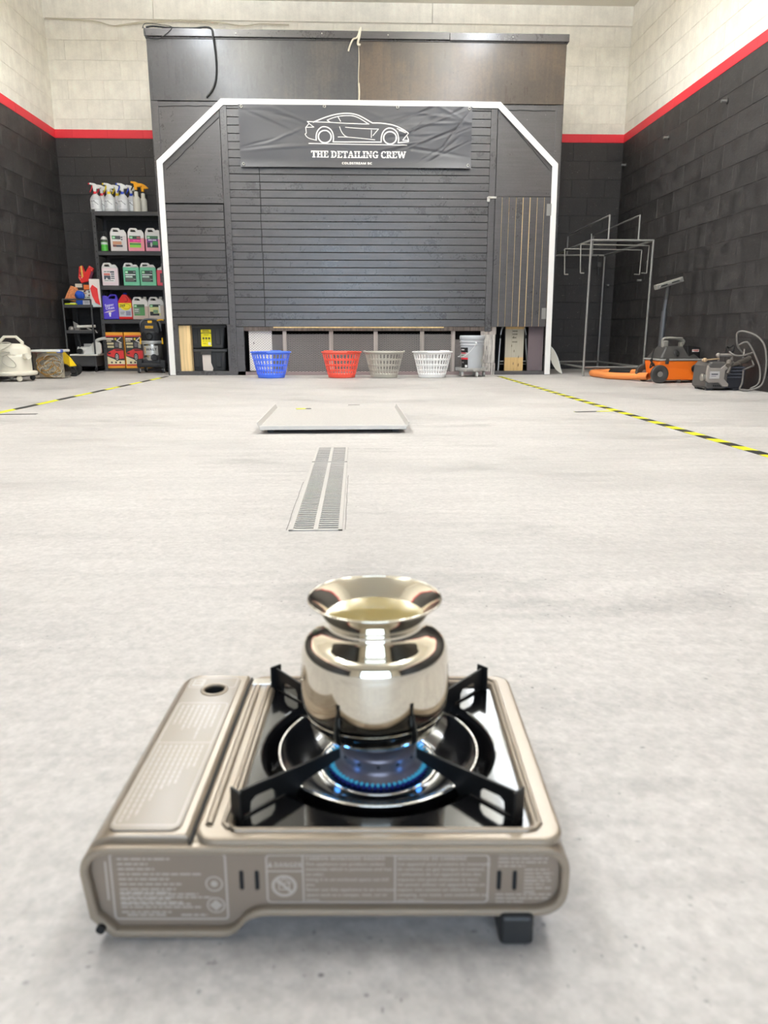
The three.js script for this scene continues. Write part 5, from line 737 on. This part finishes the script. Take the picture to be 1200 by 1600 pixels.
  tag(part('pressure_hose', [tube(hp, 0.0075, 150, 8), tube([[0.09, 0.335, 0.06], [0.13, 0.36, 0.08], [0.155, 0.35, 0.1], [0.19, 0.26, 0.15], [0.21, 0.16, 0.2], [0.2, 0.06, 0.22], [0.15, 0.016, 0.2]], 0.007, 80, 8), tube([[0.02, 0.29, 0.08], [0.04, 0.265, 0.13], [0.1, 0.262, 0.14], [0.16, 0.278, 0.13], [0.19, 0.29, 0.12]], 0.0075, 50, 8), tube([[0.11, 0.24, 0.12], [0.125, 0.28, 0.1], [0.13, 0.31, 0.09]], 0.007, 20, 8)], std(0x6f6a66, 0.45)), 'grey high pressure hose coiled in loose loops beside the pressure washer', 'hose').position.set(2.83, 0, -5.79);
  tag(part('power_lead', tube([[0.02, 0.26, 0.05], [0.03, 0.3, 0.03], [0.07, 0.295, 0.0], [0.1, 0.315, 0.0], [0.09, 0.27, 0.02], [0.06, 0.265, 0.06]], 0.006, 50, 6), M.rubber), 'black power lead bunched on top of the pressure washer', 'lead').position.set(2.815, 0.022, -5.78);
}

// ------------------------------------------------------------------ the camp stove in front
const CH = Math.cos(HEADING), SH_ = Math.sin(HEADING);
const ahead = (u, w, y = 0) => [u * CH + w * SH_, y, -(w * CH) + u * SH_];
const STOVE = ahead(-0.043, 0.5945), BURNER = [0.038, -0.0025];
{
  const g = thing('camp_stove', 'taupe portable gas stove with black pan supports on the concrete floor', 'stove', STOVE, -HEADING);
  const N = 512, fl = fbm(N, N, 180, 180, 2, 0.7);
  const taupe = phys(0x8c7e6e, 0.36, 0.35, { clearcoat: 0.4, clearcoatRoughness: 0.14, roughnessMap: null });
  const enamel = phys(0x0c0c0e, 0.13, 0, { specularIntensity: 0.6, clearcoat: 0.35, clearcoatRoughness: 0.05 });
  const chrome = std(0xd9d5cf, 0.12, 1), blackSteel = phys(0x101011, 0.45, 0.2), hole = std(0x050506, 0.7);
  // front outline: deep on the left for the gas can, undercut to the right
  const outline = (i) => { const s = new THREE.Shape();
    s.moveTo(-0.158 + i * 0.6, 0.0022 + i); s.lineTo(-0.078, 0.0022 + i); s.bezierCurveTo(-0.06, 0.0022 + i, -0.066, 0.021 + i, -0.042, 0.021 + i);
    s.lineTo(0.152, 0.021 + i); s.quadraticCurveTo(0.178 - i, 0.021 + i, 0.178 - i, 0.046); s.lineTo(0.178 - i, 0.058); s.quadraticCurveTo(0.178 - i, 0.08 - i, 0.154, 0.08 - i);
    s.lineTo(-0.152, 0.08 - i); s.quadraticCurveTo(-0.178 + i, 0.08 - i, -0.178 + i, 0.056); s.lineTo(-0.174 + i, 0.019 + i * 0.6); s.closePath(); return s; };
  { // the shell is hollow under the drip pan
    const a = new Brush(ext(outline(0.0), 0.262, 0.003, -0.135, 2, 10)), b = new Brush(new THREE.BoxGeometry(0.218, 0.06, 0.222).translate(BURNER[0] + 0.0035, 0.087, 0.0005));
    a.updateMatrixWorld(); b.updateMatrixWorld(); const ev = new Evaluator(); ev.useGroups = false;
    const c = new Brush(cyl(0.012, 0.012, 0.05, -0.1288, 0.0655, -0.0935, 28)); c.updateMatrixWorld(); const first = ev.evaluate(a, b, SUBTRACTION); first.updateMatrixWorld();
    part('body_shell', plain(ev.evaluate(first, c, SUBTRACTION).geometry), taupe, g);
  }
  { const ring = outline(0.0); ring.holes.push(new THREE.Path(outline(0.0065).getPoints(10))); part('front_rim', ext(ring, 0.008, 0.0022, 0.1265, 3, 10), taupe, g); }
  const panel = outline(0.0068);
  for (const x of [-0.0617, -0.0503, 0.1275, 0.139]) { const h = new THREE.Path(roundRect(x - 0.0017, 0.0395, x + 0.0017, 0.0565, 0.0016).map(([a, b]) => V2(a, b))); panel.holes.push(h); }
  const print = canvasTex(2048, 512, (x, w, h) => {
    const X = (m) => (m + 0.178) / 0.356 * w, Y = (m) => h - m / 0.089 * h, S = w / 0.356;
    x.fillStyle = '#9f9388'; x.fillRect(0, 0, w, h); x.strokeStyle = '#cfc8c4'; x.fillStyle = '#cfc8c4'; x.textBaseline = 'alphabetic';
    const rrect = (a, b, c, d, r, lw) => { x.lineWidth = lw; x.beginPath(); x.roundRect(X(a), Y(d), (c - a) * S, (d - b) * S, r); x.stroke(); };
    const lines = (a, b, y0, step, list, hh) => { list.forEach((f, k) => { let p = X(a); const end = X(a + (b - a) * f); while (p < end) { const l = 14 + ((k * 37 + p * 13) % 34); x.fillRect(p, Y(y0 - k * step), Math.min(l, end - p), hh); p += l + 6; } }); };
    // left data plate: the lettering is too blurred to read in the photograph
    x.save(); lines(-0.153, -0.083, 0.0735, 1, [0.75], 9); rrect(-0.157, 0.0145, -0.073, 0.0705, 16, 9);
    lines(-0.152, -0.078, 0.067, 0.0043, [0.52, 0.3, 0.36, 0.82, 0.5, 0.62, 0.56, 0.78, 0.5, 0.7], 9); lines(-0.152, -0.078, 0.0385, 0.0043, [0.5, 0.92, 0.62, 0.8, 0.5], 9); lines(-0.148, -0.112, 0.0188, 1, [0.8], 10); lines(-0.108, -0.086, 0.0188, 1, [0.9], 10);
    x.lineWidth = 7; x.beginPath(); x.arc(X(-0.082), Y(0.045), 34, 0, 7); x.stroke(); x.beginPath(); x.arc(X(-0.082), Y(0.045), 15, 0, 7); x.fill(); x.beginPath(); x.arc(X(-0.0815), Y(0.0265), 36, 0, 7); x.stroke(); x.beginPath(); x.moveTo(X(-0.0815), Y(0.0265) - 28); x.lineTo(X(-0.0815) + 28, Y(0.0265)); x.lineTo(X(-0.0815), Y(0.0265) + 28); x.lineTo(X(-0.0815) - 28, Y(0.0265)); x.fill();
    x.fillRect(X(-0.1615), Y(0.064), 9, 190); x.restore();
    // warning plate
    rrect(-0.043, 0.029, 0.1195, 0.0695, 18, 8); x.fillRect(X(-0.017), Y(0.0695), 7, 0.0405 * S); x.fillRect(X(0.0505), Y(0.0695), 7, 0.0405 * S); x.fillRect(X(-0.043), Y(0.0565), 0.026 * S, 7);
    x.font = 'bold 34px sans-serif'; x.fillText('DANGER', X(-0.0375), Y(0.0592), 118); x.beginPath(); x.moveTo(X(-0.0423), Y(0.0592)); x.lineTo(X(-0.0403), Y(0.0642)); x.lineTo(X(-0.0383), Y(0.0592)); x.fill();
    x.lineWidth = 14; x.beginPath(); x.arc(X(-0.0305), Y(0.0432), 47, 0, 7); x.moveTo(X(-0.0305) - 33, Y(0.0432) - 33); x.lineTo(X(-0.0305) + 33, Y(0.0432) + 33); x.stroke(); x.lineWidth = 6; x.strokeRect(X(-0.0305) - 22, Y(0.0432) - 14, 44, 32); x.beginPath(); x.moveTo(X(-0.0305) - 30, Y(0.0432) - 14); x.lineTo(X(-0.0305), Y(0.0432) - 36); x.lineTo(X(-0.0305) + 30, Y(0.0432) - 14); x.stroke();
    const para = (a, y0, step, list, size, maxW) => list.forEach((s, k) => { x.font = 'bold ' + (k ? size - 4 : size) + 'px sans-serif'; x.fillText(s, X(a), Y(y0 - k * step), (k ? undefined : maxW)); });
    para(-0.0145, 0.0652, 0.0044, ['CARBON MONOXIDE HAZARD', 'This appliance can produce carbon', 'monoxide which is poisonous and has', 'no odor.', 'Using it in an enclosed space can kill', 'you.', 'Never use this appliance in an enclosed', 'space such as a camper, tent, car or', 'home.'], 24, 360);
    para(0.0528, 0.0652, 0.0044, ['MONOXYDE DE CARBONE', 'Cet appareil peut produire du monoxyde', 'de carbone, un gaz toxique et inodore.', 'L\u2019utilisation de cet appareil dans des', 'espaces clos peut entra\u00eener la mort.', 'Ne jamais utiliser cet appareil dans un', 'espace clos comme un v\u00e9hicule de', 'camping, une tente, une automobile ou', 'une maison.'], 24, 370);
    lines(0.1265, 0.166, 0.0705, 0.0032, [0.84, 0.92, 0.9, 0.5], 7); lines(0.146, 0.167, 0.0578, 0.0032, [0.85, 1, 0.9, 0.4], 7); lines(0.146, 0.167, 0.0485, 0.0032, [1, 0.7, 0.95, 0.4], 7); lines(0.1255, 0.1665, 0.0365, 0.0032, [1, 0.96, 0.5, 0.3], 7);
  });
  { const pg = ext(panel, 0.0016, 0, 0.1268, 1, 10), uv = pg.attributes.uv, p = pg.attributes.position; for (let i = 0; i < p.count; i++) uv.setXY(i, (p.getX(i) + 0.178) / 0.356, p.getY(i) / 0.089); part('front_panel', pg, phys(0xd2cbc3, 0.4, 0.3, { map: print, clearcoat: 0.3, clearcoatRoughness: 0.2 }), g); }
  for (const x of [-0.056, 0.133]) part('vent_slot_dark', box(0.018, 0.019, 0.0006, x, 0.048, 0.1272, 0), hole, g);  // black plate colours in the shade inside the slots
  // top cover on the right with a square opening for the drip pan
  const flat = (geo, y) => geo.rotateX(-Math.PI / 2).translate(0, y, 0);
  const cover = shapeOf(roundRect(-0.0955, -0.132, 0.174, 0.132, 0.016), [roundRect(-0.07, -0.1155, 0.153, 0.1165, 0.006)]);
  part('top_cover', flat(ext(cover, 0.008, 0.003, 0, 3), 0.077), taupe, g);
  const bead = roundRect(-0.0755, -0.1215, 0.1585, 0.1225, 0.011, 5).map(([a, b]) => [a, 0.0852, -b]);
  part('raised_bead', tube(bead, 0.0022, 220, 8, true, 0.1), taupe, g);
  part('ridge', [tube([[-0.0865, 0.084, -0.118], [-0.0865, 0.085, -0.06], [-0.0865, 0.085, 0.06], [-0.0865, 0.084, 0.115]], 0.0034, 40, 10)], taupe, g);
  // gas can lid with a rounded outer edge
  const lp = []; for (let i = 0; i <= 10; i++) { const a = Math.PI / 2 + (i / 10) * Math.PI / 2 * 0.95; lp.push([-0.149 + 0.0285 * Math.cos(a), 0.0575 + 0.0285 * Math.sin(a)]); }
  const drilled = (geo) => { const a = new Brush(geo), b = new Brush(cyl(0.0114, 0.0114, 0.05, -0.1288, 0.064, -0.0935, 28)); a.updateMatrixWorld(); b.updateMatrixWorld(); const ev = new Evaluator(); ev.useGroups = false; return plain(ev.evaluate(a, b, SUBTRACTION).geometry); };
  part('can_lid', drilled(ext(shapeOf([[-0.1, 0.078], [-0.0985, 0.084], [-0.101, 0.086], ...lp, [-0.172, 0.062], [-0.168, 0.074], [-0.15, 0.078]]), 0.258, 0.002, -0.13, 2)), taupe, g);
  const lidPrint = canvasTex(256, 1024, (x, w, h) => {
    x.fillStyle = '#aa9d90'; x.fillRect(0, 0, w, h); x.fillStyle = '#d3cbc4'; x.strokeStyle = '#d3cbc4'; x.lineWidth = 6;
    x.beginPath(); x.roundRect(14, 8, w - 30, 90, 14); x.stroke(); x.fillRect(24, 20, 60, 66); x.fillStyle = '#aa9d90'; x.fillRect(36, 34, 34, 10); x.fillRect(36, 58, 30, 10); x.fillStyle = '#d3cbc4';
    x.beginPath(); x.roundRect(14, 232, w - 30, 300, 14); x.stroke(); x.beginPath(); x.roundRect(14, 232, w - 30, 770, 14); x.stroke();
    const col = (px, y0, len) => { let y = y0; while (y < y0 + len) { const l = 10 + ((px * 7 + y * 3) % 22); x.fillRect(px, y, 9, Math.min(l, y0 + len - y)); y += l + 5; } };
    [150, 150, 190, 180, 170, 260, 180, 170].forEach((l, k) => col(34 + k * 24, 250, l)); [440, 430, 410, 330, 270, 250, 240, 150, 140].forEach((l, k) => col(28 + k * 22, 548, l));
  });
  part('lid_panel', [ (() => { const q = flat(ext(shapeOf(roundRect(-0.1595, -0.124, -0.106, 0.122, 0.008), [Array.from({ length: 24 }, (_, i) => [-0.1288 + 0.0115 * Math.cos(-i * Math.PI / 12), 0.0935 + 0.0115 * Math.sin(-i * Math.PI / 12)])]), 0.0022, 0.0008), 0.0853), p = q.attributes.position, uv = q.attributes.uv; for (let i = 0; i < p.count; i++) uv.setXY(i, (p.getX(i) + 0.1595) / 0.0535, 1 - (p.getZ(i) + 0.122) / 0.246); return q; })()], phys(0xb8b4ae, 0.42, 0.15, { map: lidPrint, clearcoat: 0.25, clearcoatRoughness: 0.14 }), g);
  part('lid_hole_ring', mv(new THREE.TorusGeometry(0.0118, 0.0022, 8, 30), -0.1288, 0.0868, -0.0935, Math.PI / 2), taupe, g);
  part('lid_hole', lathe([[0.0117, 0.0872], [0.0113, 0.0872], [0.0108, 0.066], [0.0001, 0.066]], 28).translate(-0.1288, 0, -0.0935), std(0x060607, 0.6, 0, { side: THREE.DoubleSide }), g);
  part('lid_seam', box(0.0018, 0.004, 0.262, -0.0972, 0.0805, 0, 0), hole, g);
  // black enamel drip pan with a round well
  const [bx, bz] = BURNER;
  const pan = shapeOf(roundRect(-0.0695, -0.1145, 0.1525, 0.1155, 0.005), [Array.from({ length: 60 }, (_, i) => [bx + 0.1035 * Math.cos(-i * Math.PI / 30), -bz + 0.1035 * Math.sin(-i * Math.PI / 30)])]);
  part('drip_pan', flat(ext(pan, 0.003, 0.0008), 0.0775), enamel, g);
  part('pan_well', [lathe([[0.1035, 0.0802], [0.1015, 0.0785], [0.098, 0.07], [0.094, 0.064], [0.086, 0.0615], [0.0855, 0.0625], [0.093, 0.0655], [0.097, 0.071], [0.1005, 0.079], [0.1035, 0.0805]], 72).translate(bx, 0, bz)], enamel, g);
  for (let k = 0; k < 4; k++) { const a = k * Math.PI / 2 + Math.PI / 4; part('pan_crease', rod([bx + Math.cos(a) * 0.106, 0.0806, bz + Math.sin(a) * 0.106], [bx + Math.cos(a) * 0.145, 0.0808, bz + Math.sin(a) * 0.145], 0.0022, 8), enamel, g); }
  part('burner_bowl', lathe([[0.085, 0.062], [0.0875, 0.076], [0.0886, 0.0785], [0.0875, 0.0793], [0.0862, 0.0785], [0.082, 0.072], [0.07, 0.0655], [0.058, 0.0625], [0.054, 0.0645], [0.05, 0.0645], [0.046, 0.062], [0.02, 0.062]], 72).translate(bx, 0, bz), phys(0x131315, 0.14, 0.2, { clearcoat: 1, clearcoatRoughness: 0.06 }), g);
  part('bowl_lip', mv(new THREE.TorusGeometry(0.0878, 0.0013, 8, 90), bx, 0.0792, bz, Math.PI / 2), chrome, g);
  part('bowl_floor_ring', mv(new THREE.TorusGeometry(0.052, 0.0016, 8, 70), bx, 0.0645, bz, Math.PI / 2), chrome, g);
  const bm = std(0x6e6a74, 0.35, 0.6);
  const burner = part('burner', [lathe([[0.038, 0.06], [0.0405, 0.0625], [0.0405, 0.067], [0.034, 0.0685], [0.032, 0.076], [0.034, 0.081], [0.032, 0.086], [0.022, 0.088], [0.0001, 0.088]], 56).translate(bx, 0, bz)], bm, g);
  part('gas_ports', Array.from({ length: 12 }, (_, k) => new THREE.SphereGeometry(0.0018, 8, 6).translate(bx + 0.0328 * Math.sin(k * Math.PI / 6), 0.0785, bz + 0.0328 * Math.cos(k * Math.PI / 6))), std(0x1a1a22, 0.6), burner).userData.kind = 'stuff';
  const fl1 = [], fl2 = [];
  for (let k = 0; k < 54; k++) { const a = (k / 54) * Math.PI * 2, c = new THREE.ConeGeometry(0.0017, 0.0075, 7); c.translate(0, 0.0038, 0).rotateX(1.0).translate(0, 0.066, 0.0402).rotateY(a).translate(bx, 0, bz); fl1.push(c); }
  for (let k = 0; k < 54; k++) { const a = ((k + 0.5) / 54) * Math.PI * 2, c = new THREE.ConeGeometry(0.0026, 0.0058, 7); c.translate(0, 0.0028, 0).rotateX(1.45).translate(0, 0.0645, 0.0402).rotateY(a).translate(bx, 0, bz); fl2.push(c); }
  const f1 = part('flame_cones', fl1, std(0x000000, 1, 0, { emissive: 0x46b4e0, emissiveIntensity: 0.75 }), g), f2 = part('flame_mantle', fl2, std(0x000000, 1, 0, { emissive: 0x2b3cb0, emissiveIntensity: 0.3 }), g);
  for (const f of [f1, f2]) { f.userData.kind = 'stuff'; f.castShadow = false; }
  for (let k = 0; k < 4; k++) { const a = k * Math.PI / 2 + Math.PI / 4, l = new THREE.PointLight(0x4aa0ff, 0.0005); l.position.set(bx + Math.sin(a) * 0.052, 0.072, bz + Math.cos(a) * 0.052); l.shadow.radius = 0.15; g.add(l); }
  // four pan supports cut from plate
  const sup = ext(shapeOf([[0.0465, 0.0965], [0.07, 0.0985], [0.1495, 0.1045], [0.1495, 0.0806], [0.1385, 0.0806], [0.1375, 0.0905], [0.133, 0.0935], [0.118, 0.0925], [0.1145, 0.0885], [0.1145, 0.0805], [0.1045, 0.0805], [0.1005, 0.0755], [0.0955, 0.073], [0.0915, 0.078], [0.0885, 0.0822], [0.0835, 0.0838], [0.06, 0.086], [0.0465, 0.088]]), 0.0022, 0.0003, -0.0011, 1), sf = metres(box(0.0022, 0.0265, 0.013, 0.1502, 0.0935, 0, 0.0008));
  for (let k = 0; k < 4; k++) { const a = k * Math.PI / 2 + Math.PI / 4, s = part('pan_support', [sup.clone(), sf.clone()], blackSteel, g); s.position.set(bx, 0, bz); s.rotation.y = a; s.scale.set(1, 1, 1); }
  part('spark_plate', box(0.02, 0.004, 0.012, -0.083, 0.086, -0.112, 0.001), chrome, g);
  // feet
  for (const [x, z] of [[0.1405, 0.118], [0.1405, -0.118]]) part('foot', [box(0.025, 0.0255, 0.036, x, 0.01275, z + Math.sign(z) * 0.003, 0.004, 2)], M.blackPlastic, g);
  for (const [x, z] of [[-0.145, 0.1], [-0.145, -0.1], [-0.09, 0.1], [-0.09, -0.1]]) part('foot', cyl(0.006, 0.006, 0.006, x, 0, z, 12), M.blackPlastic, g);
  part('corner_screw', mv(cyl(0.0035, 0.0035, 0.004, 0, 0, 0, 10), -0.1655, 0.0125, 0.1335, Math.PI / 2), hole, g);
}
{ // polished steel pot on the burner
  const p = ahead(-0.046 + BURNER[0], 0.5945 - BURNER[1], 0);
  const g = thing('steel_pot', 'small polished steel round pot with a flared rim standing on the stove', 'pot', [p[0], 0.0985, p[2]], 0);
  const outer = [[0.0001, 0], [0.026, 0], [0.037, 0.0005], [0.045, 0.002], [0.0535, 0.0075], [0.0592, 0.0165], [0.0626, 0.0275], [0.0642, 0.04], [0.0643, 0.052], [0.0638, 0.063], [0.0633, 0.073], [0.0622, 0.0792], [0.0597, 0.0838], [0.0555, 0.087], [0.0495, 0.09], [0.0438, 0.0932], [0.0405, 0.0964], [0.0398, 0.0995], [0.0412, 0.1035], [0.0455, 0.109], [0.051, 0.1155], [0.0545, 0.1192], [0.0562, 0.1208]];
  const curve = new THREE.SplineCurve(outer.map(([r, y]) => V2(r, y))).getPoints(130).map((v) => [Math.max(0.0001, v.x), Math.max(0, v.y)]);
  const inner = curve.slice().reverse().map(([r, y], i, all) => { const a = all[Math.max(0, i - 1)], b = all[Math.min(all.length - 1, i + 1)], tx = b[0] - a[0], ty = b[1] - a[1], l = Math.hypot(tx, ty) || 1; return [Math.max(0.0001, r + (ty / l) * 0.0009), y - (tx / l) * 0.0009 ]; });
  const steel = std(0xe5dfd2, 0.045, 1);
  part('bowl', lathe([...curve, [0.0568, 0.1216], [0.0566, 0.1222], ...inner], 120), steel, g);
  part('rolled_lip', mv(new THREE.TorusGeometry(0.0564, 0.0009, 10, 110), 0, 0.1216, 0, Math.PI / 2), steel, g);
  const l = thing('golden_liquid', 'golden liquid filling the steel pot to its neck', 'liquid', [p[0], 0.0985 + 0.0965, p[2]]);
  part('liquid_body', lathe([[0.0001, -0.002], [0.0375, -0.002], [0.0378, 0.003], [0.0394, 0.007], [0.0418, 0.0098], [0.0419, 0.0101], [0.0001, 0.0101]], 80), phys(0x93824f, 0.06, 0, { clearcoat: 1, clearcoatRoughness: 0.03 }), l);
}

renderer.render(scene, camera);
